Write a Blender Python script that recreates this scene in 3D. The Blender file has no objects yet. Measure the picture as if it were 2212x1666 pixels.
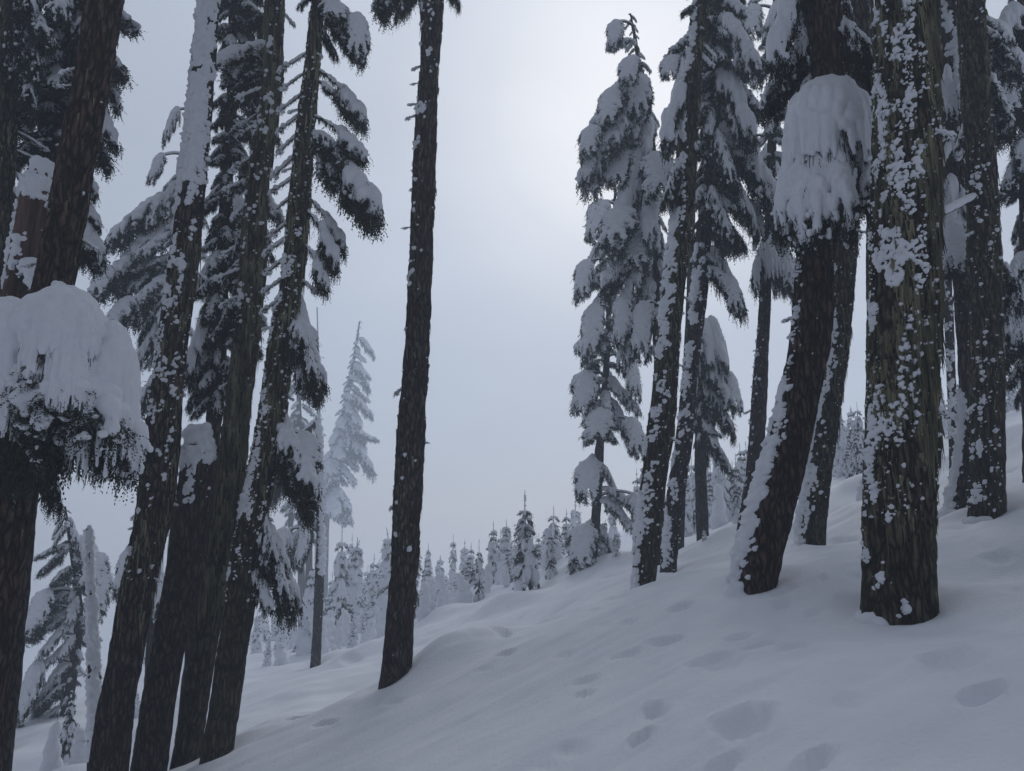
import bpy, math, random
import numpy as np
from mathutils import Vector, Matrix

SC = bpy.context.scene
COL = SC.collection
R = math.radians
rng = np.random.default_rng(11)
random.seed(11)

# ------------------------------------------------------------------ camera
# positions below are read off the photograph (2212 x 1666 units) and put at a distance Y along the ground
PW, PH = 2212.0, 1666.0
HFOV = R(70)
FPX = PW / 2 / math.tan(HFOV / 2)
PITCH = R(10)
cam_d = bpy.data.cameras.new('camera')
cam_d.sensor_fit = 'HORIZONTAL'
cam_d.angle = HFOV
cam_d.clip_start = 0.05
cam_d.clip_end = 900
cam = bpy.data.objects.new('camera', cam_d)
COL.objects.link(cam)
cam.location = (0, 0, 0)
cam.rotation_euler = (R(90) + PITCH, 0, 0)
SC.camera = cam

# ------------------------------------------------------------------ sky, sun, exposure
SUN_AZ, SUN_EL = R(10), R(30)          # azimuth to the right of the view direction
SUN_DIR = Vector((math.sin(SUN_AZ) * math.cos(SUN_EL), math.cos(SUN_AZ) * math.cos(SUN_EL), math.sin(SUN_EL)))
world = bpy.data.worlds.new('World')
SC.world = world
world.use_nodes = True
nt = world.node_tree
nt.nodes.clear()
N = nt.nodes.new
L = nt.links.new
out = N('ShaderNodeOutputWorld')
bg = N('ShaderNodeBackground')
bg.inputs['Strength'].default_value = 1.0
tc = N('ShaderNodeTexCoord')
sky = N('ShaderNodeTexSky')
sky.sky_type = 'NISHITA'
sky.sun_disc = False
sky.sun_elevation = SUN_EL
sky.sun_rotation = SUN_AZ
nm = N('ShaderNodeVectorMath'); nm.operation = 'NORMALIZE'
dt = N('ShaderNodeVectorMath'); dt.operation = 'DOT_PRODUCT'
dt.inputs[1].default_value = SUN_DIR
L(tc.outputs['Generated'], nm.inputs[0]); L(nm.outputs[0], dt.inputs[0])
ramp = N('ShaderNodeValToRGB')           # cloud brightness against the angle from the hidden sun
ramp.color_ramp.interpolation = 'B_SPLINE'
mr = N('ShaderNodeMapRange')
mr.inputs['From Min'].default_value = -1; mr.inputs['From Max'].default_value = 1
L(dt.outputs['Value'], mr.inputs['Value']); L(mr.outputs[0], ramp.inputs['Fac'])
cr = ramp.color_ramp
cr.elements[0].position = 0.0; cr.elements[0].color = (.090, .095, .125, 1)
cr.elements[1].position = 1.0; cr.elements[1].color = (.95, .96, 1.0, 1)
for p, c in ((.5, (.203, .218, .264)), (.8, (.356, .396, .470)), (.93, (.464, .514, .604)), (.978, (.55, .600, .695)), (.993, (.76, .795, .86))):
    e = cr.elements.new(p); e.color = (*c, 1)
# soft cloud mottling
nz = N('ShaderNodeTexNoise'); nz.inputs['Scale'].default_value = 2.2; nz.inputs['Detail'].default_value = 3
mp = N('ShaderNodeMapping'); mp.inputs['Scale'].default_value = (1, 1, 2.0)
L(nm.outputs[0], mp.inputs['Vector']); L(mp.outputs[0], nz.inputs['Vector'])
nm2 = N('ShaderNodeMapRange'); nm2.inputs['From Min'].default_value = .3; nm2.inputs['From Max'].default_value = .7
nm2.inputs['To Min'].default_value = .93; nm2.inputs['To Max'].default_value = 1.07
L(nz.outputs['Fac'], nm2.inputs['Value'])
ml = N('ShaderNodeVectorMath'); ml.operation = 'SCALE'
L(ramp.outputs['Color'], ml.inputs[0]); L(nm2.outputs[0], ml.inputs['Scale'])
sk2 = N('ShaderNodeVectorMath'); sk2.operation = 'SCALE'; sk2.inputs['Scale'].default_value = 0.006
L(sky.outputs[0], sk2.inputs[0])
ad = N('ShaderNodeVectorMath'); ad.operation = 'ADD'
L(ml.outputs[0], ad.inputs[0]); L(sk2.outputs[0], ad.inputs[1])
L(ad.outputs[0], bg.inputs['Color']); L(bg.outputs[0], out.inputs['Surface'])

sun_d = bpy.data.lights.new('sun', 'SUN')
sun_d.energy = 0.7
sun_d.angle = R(30)
sun_d.color = (1, .985, .97)
sun = bpy.data.objects.new('sun', sun_d)
COL.objects.link(sun)
sun.rotation_euler = SUN_DIR.to_track_quat('Z', 'Y').to_euler()
sun.location = (6, 30, 40)

SC.view_settings.view_transform = 'Standard'
SC.view_settings.look = 'None'
SC.view_settings.exposure = 0.06
SC.view_settings.gamma = 1
SC.view_settings.use_curve_mapping = False
SC.render.engine = 'CYCLES'
SC.cycles.use_denoising = True
SC.cycles.max_bounces = 7
SC.cycles.diffuse_bounces = 4
SC.cycles.glossy_bounces = 1
SC.cycles.transmission_bounces = 2
SC.cycles.volume_bounces = 2
SC.cycles.caustics_reflective = False
SC.cycles.caustics_refractive = False

# ------------------------------------------------------------------ pixel <-> world
cp, sp = math.cos(PITCH), math.sin(PITCH)
def ray(px, py):
    u = (px - PW / 2) / FPX; v = (PH / 2 - py) / FPX
    return np.array([u, cp - v * sp, sp + v * cp])
def pt(px, py, Y):
    d = ray(px, py)
    return d * (Y / d[1])
def pxsize(px, py, Y):
    "metres per photo unit at a point"
    p = pt(px, py, Y)
    return (p[1] * cp + p[2] * sp) / FPX

# ------------------------------------------------------------------ noise
TAB = np.random.default_rng(5).random((64, 64, 64))
def vnoise(x, y, z):
    x, y, z = np.broadcast_arrays(np.asarray(x, float), np.asarray(y, float), np.asarray(z, float))
    xi, yi, zi = np.floor(x).astype(int), np.floor(y).astype(int), np.floor(z).astype(int)
    fx, fy, fz = x - xi, y - yi, z - zi
    fx = fx * fx * (3 - 2 * fx); fy = fy * fy * (3 - 2 * fy); fz = fz * fz * (3 - 2 * fz)
    x0, y0, z0 = xi & 63, yi & 63, zi & 63
    x1, y1, z1 = (xi + 1) & 63, (yi + 1) & 63, (zi + 1) & 63
    a = TAB[x0, y0, z0] * (1 - fx) + TAB[x1, y0, z0] * fx
    b = TAB[x0, y1, z0] * (1 - fx) + TAB[x1, y1, z0] * fx
    c = TAB[x0, y0, z1] * (1 - fx) + TAB[x1, y0, z1] * fx
    d = TAB[x0, y1, z1] * (1 - fx) + TAB[x1, y1, z1] * fx
    return (a * (1 - fy) + b * fy) * (1 - fz) + (c * (1 - fy) + d * fy) * fz
def fbm(x, y, z, o=3):
    s = 0; a = .5
    for i in range(o):
        s = s + a * vnoise(x * 2 ** i + 7.3 * i, y * 2 ** i + 3.1 * i, z * 2 ** i); a *= .5
    return s / (1 - .5 ** o)

# ------------------------------------------------------------------ materials
def mat(name, c1, c2, scale, stretch=(1, 1, 1), rough=.9, bump=.3, bdist=.02, bscale=None, spec=.2, detail=4, third=None):
    m = bpy.data.materials.new(name); m.use_nodes = True
    t = m.node_tree; b = t.nodes['Principled BSDF']
    b.inputs['Roughness'].default_value = rough
    b.inputs['Specular IOR Level'].default_value = spec
    co = t.nodes.new('ShaderNodeTexCoord'); mp = t.nodes.new('ShaderNodeMapping')
    mp.inputs['Scale'].default_value = stretch
    t.links.new(co.outputs['Object'], mp.inputs['Vector'])
    n = t.nodes.new('ShaderNodeTexNoise'); n.inputs['Scale'].default_value = scale; n.inputs['Detail'].default_value = detail
    t.links.new(mp.outputs[0], n.inputs['Vector'])
    r = t.nodes.new('ShaderNodeValToRGB')
    r.color_ramp.elements[0].position = .35; r.color_ramp.elements[0].color = (*c1, 1)
    r.color_ramp.elements[1].position = .65; r.color_ramp.elements[1].color = (*c2, 1)
    if third:
        e = r.color_ramp.elements.new(.8); e.color = (*third, 1)
    t.links.new(n.outputs['Fac'], r.inputs['Fac']); t.links.new(r.outputs[0], b.inputs['Base Color'])
    if bump:
        n2 = t.nodes.new('ShaderNodeTexNoise'); n2.inputs['Scale'].default_value = bscale or scale * 2; n2.inputs['Detail'].default_value = 5
        t.links.new(mp.outputs[0], n2.inputs['Vector'])
        bm = t.nodes.new('ShaderNodeBump'); bm.inputs['Strength'].default_value = bump; bm.inputs['Distance'].default_value = bdist
        t.links.new(n2.outputs['Fac'], bm.inputs['Height']); t.links.new(bm.outputs[0], b.inputs['Normal'])
    return m
M_SNOW = mat('snow', (.78, .80, .84), (.84, .85, .88), 6, bump=.35, bdist=.02, bscale=22, rough=.75, spec=.15)
M_GROUND = mat('snow_ground', (.78, .80, .84), (.84, .85, .88), 1.5, bump=.6, bdist=.016, bscale=26, rough=.75, spec=.15)
M_NEEDLE = mat('needles', (.014, .018, .013), (.040, .046, .030), 3, bump=0, rough=.8)
M_NEEDLE2 = mat('needles_frosted', (.05, .055, .05), (.34, .36, .39), 9, bump=0, rough=.85)
def bark_mat(name, c0, c1, c2, c3, sc):
    m = bpy.data.materials.new(name); m.use_nodes = True
    t = m.node_tree; b = t.nodes['Principled BSDF']; b.inputs['Roughness'].default_value = .92; b.inputs['Specular IOR Level'].default_value = .15
    co = t.nodes.new('ShaderNodeTexCoord')
    def nz(scale, zs, det, dist=0.):
        mp = t.nodes.new('ShaderNodeMapping'); mp.inputs['Scale'].default_value = (1, 1, zs); t.links.new(co.outputs['Object'], mp.inputs['Vector'])
        n = t.nodes.new('ShaderNodeTexNoise'); n.inputs['Scale'].default_value = scale; n.inputs['Detail'].default_value = det; n.inputs['Distortion'].default_value = dist
        t.links.new(mp.outputs[0], n.inputs['Vector']); return n
    mp = t.nodes.new('ShaderNodeMapping'); mp.inputs['Scale'].default_value = (1, 1, .22); t.links.new(co.outputs['Object'], mp.inputs['Vector'])
    w = nz(6, .5, 3)
    ad = t.nodes.new('ShaderNodeVectorMath'); ad.operation = 'MULTIPLY_ADD'; ad.inputs[1].default_value = (.12, .12, .12)
    t.links.new(w.outputs['Color'], ad.inputs[0]); t.links.new(mp.outputs[0], ad.inputs[2])
    vo = t.nodes.new('ShaderNodeTexVoronoi'); vo.feature = 'DISTANCE_TO_EDGE'; vo.inputs['Scale'].default_value = sc
    t.links.new(ad.outputs[0], vo.inputs['Vector'])
    r = t.nodes.new('ShaderNodeValToRGB'); e = r.color_ramp.elements
    e[0].position = 0; e[0].color = (*c0, 1); e[1].position = .42; e[1].color = (*c2, 1)
    q = e.new(.14); q.color = (*c1, 1)
    t.links.new(vo.outputs['Distance'], r.inputs['Fac'])
    n2 = nz(5, .35, 5); r2 = t.nodes.new('ShaderNodeMapRange'); r2.inputs['From Min'].default_value = .48; r2.inputs['From Max'].default_value = .68
    t.links.new(n2.outputs['Fac'], r2.inputs['Value'])
    mx = t.nodes.new('ShaderNodeMix'); mx.data_type = 'RGBA'; t.links.new(r2.outputs[0], mx.inputs[0]); t.links.new(r.outputs[0], mx.inputs[6])
    mx2 = t.nodes.new('ShaderNodeMix'); mx2.data_type = 'RGBA'; mx2.blend_type = 'MULTIPLY'; mx2.inputs[0].default_value = 1.
    mx2.inputs[7].default_value = tuple(min(1.9, a / (bb + 1e-4)) for a, bb in zip(c3, c2)) + (1,)
    t.links.new(r.outputs[0], mx2.inputs[6]); t.links.new(mx2.outputs[2], mx.inputs[7])
    fine = nz(38, .3, 5); rf = t.nodes.new('ShaderNodeMapRange'); rf.inputs['From Min'].default_value = .3; rf.inputs['From Max'].default_value = .7; rf.inputs['To Min'].default_value = .6; rf.inputs['To Max'].default_value = 1.3
    t.links.new(fine.outputs['Fac'], rf.inputs['Value'])
    sc_ = t.nodes.new('ShaderNodeVectorMath'); sc_.operation = 'SCALE'; t.links.new(mx.outputs[2], sc_.inputs[0]); t.links.new(rf.outputs[0], sc_.inputs['Scale'])
    t.links.new(sc_.outputs[0], b.inputs['Base Color'])
    ml_ = t.nodes.new('ShaderNodeMath'); ml_.operation = 'MULTIPLY_ADD'; ml_.inputs[1].default_value = .35
    t.links.new(fine.outputs['Fac'], ml_.inputs[0]); t.links.new(vo.outputs['Distance'], ml_.inputs[2])
    bm = t.nodes.new('ShaderNodeBump'); bm.inputs['Strength'].default_value = 1.; bm.inputs['Distance'].default_value = .05
    t.links.new(ml_.outputs[0], bm.inputs['Height']); t.links.new(bm.outputs[0], b.inputs['Normal'])
    return m
M_BARK = bark_mat('bark', (.006, .005, .004), (.042, .031, .026), (.115, .088, .076), (.15, .135, .118), 17)
M_BARK_RED = bark_mat('bark_reddish', (.006, .005, .004), (.046, .031, .026), (.125, .090, .076), (.16, .095, .070), 15)
M_BARK_MOSS = bark_mat('bark_mossy', (.007, .006, .004), (.042, .035, .024), (.105, .092, .060), (.17, .165, .095), 16)
M_LICHEN = mat('lichen', (.075, .071, .043), (.26, .25, .155), 5, (1, 1, .3), bump=0)
M_LICHEN_D = mat('lichen_dark', (.03, .028, .02), (.12, .118, .075), 8, (1, 1, .3), bump=0)
M_WOOD = mat('weathered_wood', (.034, .019, .014), (.17, .105, .078), 11, (1, 1, .07), bump=1, bdist=.05, bscale=18, third=(.19, .165, .14))

# ------------------------------------------------------------------ mesh helpers
def mesh(name, V, quads=None, tris=None, mats=(), qmat=None, tmat=None, smooth=True):
    V = np.asarray(V, np.float32).reshape(-1, 3)
    quads = np.zeros((0, 4), np.int32) if quads is None else np.asarray(quads, np.int32).reshape(-1, 4)
    tris = np.zeros((0, 3), np.int32) if tris is None else np.asarray(tris, np.int32).reshape(-1, 3)
    me = bpy.data.meshes.new(name)
    me.vertices.add(len(V)); me.vertices.foreach_set('co', V.ravel())
    nl = quads.size + tris.size
    me.loops.add(nl); me.loops.foreach_set('vertex_index', np.concatenate([quads.ravel(), tris.ravel()]))
    nf = len(quads) + len(tris)
    me.polygons.add(nf)
    st = np.concatenate([np.arange(len(quads)) * 4, quads.size + np.arange(len(tris)) * 3]).astype(np.int32)
    me.polygons.foreach_set('loop_start', st)
    if qmat is not None or tmat is not None:
        q = np.zeros(len(quads), np.int32) if qmat is None else np.asarray(qmat, np.int32)
        t = np.zeros(len(tris), np.int32) if tmat is None else np.asarray(tmat, np.int32)
        me.polygons.foreach_set('material_index', np.concatenate([q, t]))
    me.polygons.foreach_set('use_smooth', np.full(nf, smooth, bool))
    for m in mats: me.materials.append(m)
    me.update(calc_edges=True)
    return me
def link(name, me, parent=None, kind=None):
    o = bpy.data.objects.new(name, me); COL.objects.link(o)
    if parent: o.parent = parent
    if kind: o['kind'] = kind
    return o
class MB:
    "collects quads with a material each"
    def __init__(s): s.V = []; s.Q = []; s.M = []; s.n = 0
    def add(s, V, Q, m=0):
        V = np.asarray(V).reshape(-1, 3); Q = np.asarray(Q).reshape(-1, 4)
        s.V.append(V); s.Q.append(Q + s.n); s.M.append(np.full(len(Q), m)); s.n += len(V)
    def mesh(s, name, mats, smooth=True):
        return mesh(name, np.concatenate(s.V), np.concatenate(s.Q), None, mats, np.concatenate(s.M), None, smooth)
def tube(P, rad, seg=8):
    P = np.asarray(P, float); rad = np.asarray(rad, float) * np.ones(len(P))
    T = np.gradient(P, axis=0); T /= np.linalg.norm(T, axis=1)[:, None] + 1e-9
    ref = np.array([0, 0, 1.0]) if abs(T[len(T) // 2][2]) < .8 else np.array([1.0, 0, 0])
    A = np.cross(T, ref); A /= np.linalg.norm(A, axis=1)[:, None] + 1e-9
    B = np.cross(T, A)
    th = np.linspace(0, 2 * np.pi, seg, endpoint=False)
    V = P[:, None] + rad[:, None, None] * (np.cos(th)[None, :, None] * A[:, None] + np.sin(th)[None, :, None] * B[:, None])
    n = len(P)
    i, j = np.meshgrid(np.arange(n - 1), np.arange(seg), indexing='ij')
    a = i * seg + j; b = i * seg + (j + 1) % seg
    Q = np.stack([a, b, b + seg, a + seg], -1).reshape(-1, 4)
    V = V.reshape(-1, 3)
    # close the end with a fan of degenerate-free quads to a centre point
    V = np.vstack([V, P[-1:] + T[-1:] * rad[-1] * .6])
    e = (n - 1) * seg; c = len(V) - 1
    if seg % 2 == 0:
        k = np.arange(0, seg, 2)
        Q = np.vstack([Q, np.stack([e + k, e + k + 1, e + (k + 2) % seg, np.full(len(k), c)], -1)])
    return V, Q
# icosphere template
def _ico():
    import bmesh
    bm = bmesh.new(); bmesh.ops.create_icosphere(bm, subdivisions=2, radius=1)
    V = np.array([v.co[:] for v in bm.verts]); T = np.array([[v.index for v in f.verts] for f in bm.faces]); bm.free()
    return V, T
ICO_V, ICO_T = _ico()
def blobmesh(name, C, Rd, voxel, mats, smooth_it=4, lump=.012, lump_scale=9, sq=None):
    "spheres (centres C, radii Rd) fused into one smooth surface"
    C = np.asarray(C, float); Rd = np.asarray(Rd, float)
    S = np.ones((len(C), 3)) if sq is None else np.asarray(sq, float)
    V = (C[:, None] + ICO_V[None] * Rd[:, None, None] * S[:, None]).reshape(-1, 3)
    T = (ICO_T[None] + (np.arange(len(C)) * len(ICO_V))[:, None, None]).reshape(-1, 3)
    me = mesh(name + '_src', V, None, T)
    o = bpy.data.objects.new('tmp', me); COL.objects.link(o)
    md = o.modifiers.new('r', 'REMESH'); md.mode = 'VOXEL'; md.voxel_size = voxel; md.use_smooth_shade = True
    sm = o.modifiers.new('s', 'SMOOTH'); sm.factor = .5; sm.iterations = smooth_it
    dg = bpy.context.evaluated_depsgraph_get(); dg.update()
    res = bpy.data.meshes.new_from_object(o.evaluated_get(dg))
    bpy.data.objects.remove(o); bpy.data.meshes.remove(me)
    res.name = name
    res.materials.clear()
    for m in mats: res.materials.append(m)
    n = len(res.vertices)
    co = np.empty(n * 3, np.float32); res.vertices.foreach_get('co', co); co = co.reshape(-1, 3)
    no = np.empty(n * 3, np.float32); res.vertices.foreach_get('normal', no); no = no.reshape(-1, 3)
    d = fbm(co[:, 0] * lump_scale, co[:, 1] * lump_scale, co[:, 2] * lump_scale, 3) - .5
    co = co + no * (d * 2 * lump)[:, None]
    res.vertices.foreach_set('co', co.ravel().astype(np.float32))
    res.polygons.foreach_set('use_smooth', np.full(len(res.polygons), True))
    res.update()
    return res
def norm(v):
    v = np.asarray(v, float)
    return v / (np.linalg.norm(v, axis=-1, keepdims=True) + 1e-9)
def sprays(O, D, Ln, K, bl, bw, r, spread=.5):
    "needle sprays: origins O, axes D, lengths Ln; K short blades along each"
    O = np.asarray(O, float); D = norm(D); n = len(O)
    t = (np.arange(K) + .5) / K
    rnd = r.normal(size=(n, K, 3)); rnd[..., 2] *= .5
    side = norm(rnd - (rnd * D[:, None]).sum(-1, keepdims=True) * D[:, None])
    base = O[:, None] + D[:, None] * (t[None, :, None] * Ln[:, None, None])
    base[..., 2] -= (t[None] ** 2) * Ln[:, None] * .25
    bd = norm(D[:, None] * .7 + side * spread + np.array([0, 0, -.35]))
    bd[:, -1] = norm(D + [0, 0, -.3])
    l = bl * r.uniform(.6, 1.25, (n, K, 1)) * (1.1 - .5 * t[None, :, None])
    w = norm(np.cross(bd, r.normal(size=(n, K, 3)))) * bw * .5 * r.uniform(.7, 1.3, (n, K, 1))
    mid = base + bd * l * .5
    V = np.stack([base, mid + w, base + bd * l, mid - w], 2).reshape(-1, 3)
    Q = np.arange(n * K * 4).reshape(-1, 4)
    return V, Q
def strips(O, Ln, w, r, seg=3, sway=.12):
    "hanging threads: flat tapering strips from O downwards"
    O = np.asarray(O, float); n = len(O)
    a = r.uniform(0, np.pi, n); wd = np.stack([np.cos(a), np.sin(a), np.zeros(n)], -1)
    dr = r.normal(size=(n, 3)) * sway; dr[:, 2] = 0
    t = np.linspace(0, 1, seg + 1)
    wt = np.array([1, .85, .5, .06]) if seg == 3 else np.linspace(1, .05, seg + 1)
    c = O[:, None] + np.array([0, 0, -1.0]) * (t[None, :, None] * Ln[:, None, None]) + dr[:, None] * (t[None, :, None] ** 1.5 * Ln[:, None, None])
    V = np.stack([c - wd[:, None] * (w[:, None, None] * wt[None, :, None] * .5), c + wd[:, None] * (w[:, None, None] * wt[None, :, None] * .5)], 2)
    V = V.reshape(-1, 3)
    k = np.arange(seg) * 2
    q = np.stack([k, k + 1, k + 3, k + 2], -1)
    Q = (q[None] + (np.arange(n) * (seg + 1) * 2)[:, None, None]).reshape(-1, 4)
    return V, Q

# ------------------------------------------------------------------ terrain
GA, GB, GC = .33, -.06, -1.6
CTRL = [  # photo point of bare snow and its distance along the ground
    (1943, 1338, 8.0), (1628, 1272, 9.5), (1748, 1206, 13), (1389, 1270, 13), (1420, 1247, 16), (1444, 1228, 17),
    (1520, 1194, 22), (2132, 1086, 12), (2071, 1106, 12.5), (851, 1490, 12), (470, 1632, 11.5), (400, 1660, 12.5),
    (682, 1440, 25), (1282, 1186, 24), (1106, 1290, 21), (1130, 1278, 23), (1192, 1268, 24), (960, 1312, 24), (1000, 1300, 24),
    (1020, 1378, 13.5), (1120, 1380, 14), (600, 1478, 18), (700, 1462, 20), (560, 1560, 14),
    (900, 1425, 18), (780, 1420, 24), (2212, 880, 26), (2150, 960, 20), (1830, 1075, 20), (1830, 1160, 15), (2212, 1345, 6.3),
    (2100, 1340, 7.0), (1240, 1240, 23), (1340, 1222, 21),
    (1700, 1090, 24), (1560, 1170, 22), (130, 1640, 17), (30, 1560, 22), (100, 1500, 34), (230, 1440, 34),
]
cx = np.array([pt(*c) for c in CTRL])
res_ = cx[:, 2] - (GA * cx[:, 0] + GB * cx[:, 1] + GC)
anch = np.array([[0, 3], [-2, 5], [2, 4], [-3.6, 9], [-1, 8], [0, -4], [4, 2], [-6, 0], [8, 4], [0, 6.5], [3, 6.0],
                 [40, 60], [-40, 60], [0, 70], [30, 10], [-30, 10], [0, 45]], float)
ax = np.vstack([cx[:, :2], anch]); ar = np.concatenate([res_, np.zeros(len(anch))])
sg = np.clip(.17 * np.hypot(ax[:, 0], ax[:, 1]) + .4, 1.1, 9)
def _phi(x, y):
    d2 = (x[:, None] - ax[None, :, 0]) ** 2 + (y[:, None] - ax[None, :, 1]) ** 2
    return np.exp(-d2 / (2 * sg[None] ** 2))
Pm = _phi(ax[:, 0], ax[:, 1])
coef = np.linalg.solve(Pm.T @ Pm + .06 * np.eye(len(ax)), Pm.T @ ar)
WELLS = []
CORR = []
BUMPS = []   # x, y, radius, height  (mounds round stems, buried saplings)
def ground0(x, y):
    x = np.asarray(x, float).ravel(); y = np.asarray(y, float).ravel()
    z = GA * x + GB * y + GC
    z = np.where(x > 14, z + .012 * (x - 14) ** 1.5 * 0, z)
    for i in range(0, len(x), 40000):
        z[i:i + 40000] += _phi(x[i:i + 40000], y[i:i + 40000]) @ coef
    return z
def ground1(x, y):
    x = np.asarray(x, float).ravel(); y = np.asarray(y, float).ravel()
    z = ground0(x, y)
    far = np.clip((np.hypot(x, y) - 9) / 10, 0, 1)
    z += (fbm(x * .45 + 9, y * .45, 3.3, 2) - .5) * (.10 + .42 * far)
    z += (fbm(x * 1.5, y * 1.1, 1.7, 2) - .5) * (.05 + .08 * far)
    u = x * .93 + y * .36; v = -x * .36 + y * .93        # drift grain runs up the slope
    z += (fbm(u * .9, v * 3.2, 8.1, 3) - .5) * .075
    z += (fbm(u * 2.6, v * 7.5, 4.4, 2) - .5) * .022
    for bx, by in WELLS:
        d = np.sqrt((x - bx) ** 2 + (y - by) ** 2)
        z += -.085 * np.exp(-(d / .42) ** 2) + .035 * np.exp(-((d - .75) / .3) ** 2)
    for bx, by, br, bh in CORR:
        d2 = (x - bx) ** 2 + (y - by) ** 2
        z += bh * np.exp(-d2 / (br * br))
    for bx, by, br, bh in BUMPS:
        d2 = (x - bx) ** 2 + (y - by) ** 2
        z += bh * np.exp(-d2 / (br * br))
    return z
def gz(x, y): return float(ground1([x], [y])[0])
def hit(px, py, tmax=90):
    d = ray(px, py); t = np.linspace(2.0, tmax, 700)
    p = t[:, None] * d[None]
    below = p[:, 2] < ground0(p[:, 0], p[:, 1])
    if not below.any(): return None
    i = int(np.argmax(below))
    return p[i]
# ------------------------------------------------------------------ things
def thing(name, label, cat='tree', loc=(0, 0, 0), group=None):
    o = bpy.data.objects.new(name, None); COL.objects.link(o)
    o.empty_display_size = .3
    o.location = loc; o['label'] = label; o['category'] = cat
    if group: o['group'] = group
    return o

# ------------------------------------------------------------------ trunks
def catmull(P, n):
    P = np.asarray(P, float); k = len(P)
    t = np.linspace(0, k - 1, n)
    from_ = np.vstack([2 * P[0] - P[1], P, 2 * P[-1] - P[-2]])
    i = np.clip(np.floor(t).astype(int), 0, k - 2); f = (t - i)[:, None]
    a, b, c, d = from_[i], from_[i + 1], from_[i + 2], from_[i + 3]
    # softened tangents keep measured widths from overshooting
    m0 = (c - a) * .5; m1 = (d - b) * .5
    f2, f3 = f * f, f * f * f
    return (2 * f3 - 3 * f2 + 1) * b + (f3 - 2 * f2 + f) * m0 + (-2 * f3 + 3 * f2) * c + (f3 - f2) * m1
class Trunk: pass
def trunk_path(pts, Y, up=0, down=.5):
    "pts: (px, py, width) from the top of what is seen down to the snow"
    P = []; Rr = []
    for px, py, w in pts:
        P.append(pt(px, py, Y)); Rr.append(w * .5 * pxsize(px, py, Y))
    P = np.array(P); Rr = np.array(Rr)
    if up:
        d = norm(P[0] - P[min(2, len(P) - 1)]); P = np.vstack([P[0] + d * up, P]); Rr = np.concatenate([[max(Rr[0] * (1 - up / 11), .04)], Rr])
    d = norm(P[-1] - P[-2])
    g = gz(P[-1][0], P[-1][1])
    k = max(0, (P[-1][2] - g)) + down
    P = np.vstack([P, P[-1] + d * k]); Rr = np.concatenate([Rr, [Rr[-1] * 1.05]])
    PR = np.hstack([P, Rr[:, None]])
    n = 400
    C = catmull(PR, n)
    s = np.concatenate([[0], np.cumsum(np.linalg.norm(np.diff(C[:, :3], axis=0), axis=1))])
    T = Trunk(); T.C = C[::-1].copy(); T.s = (s[-1] - s)[::-1].copy(); T.len = s[-1]; T.Y = Y
    return T
def at_h(T, h):
    h = np.clip(h, 0, T.len)
    return np.stack([np.interp(h, T.s, T.C[:, k]) for k in range(4)], -1)
def h_of_py(T, py):
    "height along the trunk at a photo row"
    d = ray(1106, py)
    zz = T.C[:, 2]; yy = T.C[:, 1]
    v = (-sp * yy + cp * zz) / (cp * yy + sp * zz)
    rows = PH / 2 - v * FPX
    o = np.argsort(rows)
    return float(np.interp(py, rows[o], T.s[o]))
def bark_surface(T, H, TH, amp=.02, sd=0., k=1.0):
    C = at_h(T, H)
    r = C[..., 3]
    cx_, cy_ = np.cos(TH), np.sin(TH)
    X = cx_ * r * k; Yy = cy_ * r * k
    low = (vnoise(X * 3 + sd, Yy * 3, H * .7) - .5) * .16 * r
    rid = 1 - np.abs(2 * fbm(X * 13 + sd, Yy * 13 + sd, H * 2.6, 2) - 1) * 1.7
    fine = vnoise(X * 30, Yy * 30 + sd, H * 8) - .5
    flare = np.exp(-np.clip(H - .5, 0, None) / .35) * .05 * r
    rr = r + low + amp * 1.3 * (rid - .5) + amp * .8 * fine + flare
    P = C[..., :3] + np.stack([cx_ * rr, cy_ * rr, np.zeros_like(rr)], -1)
    return P, rr
def build_trunk(tree, T, m=M_BARK, amp=.02, seg=48, ds=.045, sd=0., name='trunk', flat_top=False):
    nh = max(6, int(T.len / ds))
    H, TH = np.meshgrid(np.linspace(0, T.len, nh), np.linspace(0, 2 * np.pi, seg, endpoint=False), indexing='ij')
    P, rr = bark_surface(T, H, TH, amp, sd)
    if flat_top:
        top = (H - (T.len - .25)) / .25
        P[..., 2] += np.where(H > T.len - .05, (vnoise(np.cos(TH) * 3, np.sin(TH) * 3, sd) - .5) * .35, 0)
    i, j = np.meshgrid(np.arange(nh - 1), np.arange(seg), indexing='ij')
    a = i * seg + j; b = i * seg + (j + 1) % seg
    Q = np.stack([a, b, b + seg, a + seg], -1).reshape(-1, 4)
    V = P.reshape(-1, 3)
    V = np.vstack([V, P[-1].mean(0)[None]])
    e = (nh - 1) * seg; kk = np.arange(0, seg, 2)
    Q = np.vstack([Q, np.stack([e + kk, e + kk + 1, e + (kk + 2) % seg, np.full(len(kk), len(V) - 1)], -1)])
    o = link(name, mesh(name, V - np.array(tree.location), Q, None, [m]), tree)
    T.amp = amp; T.sd = sd
    return o
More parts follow.
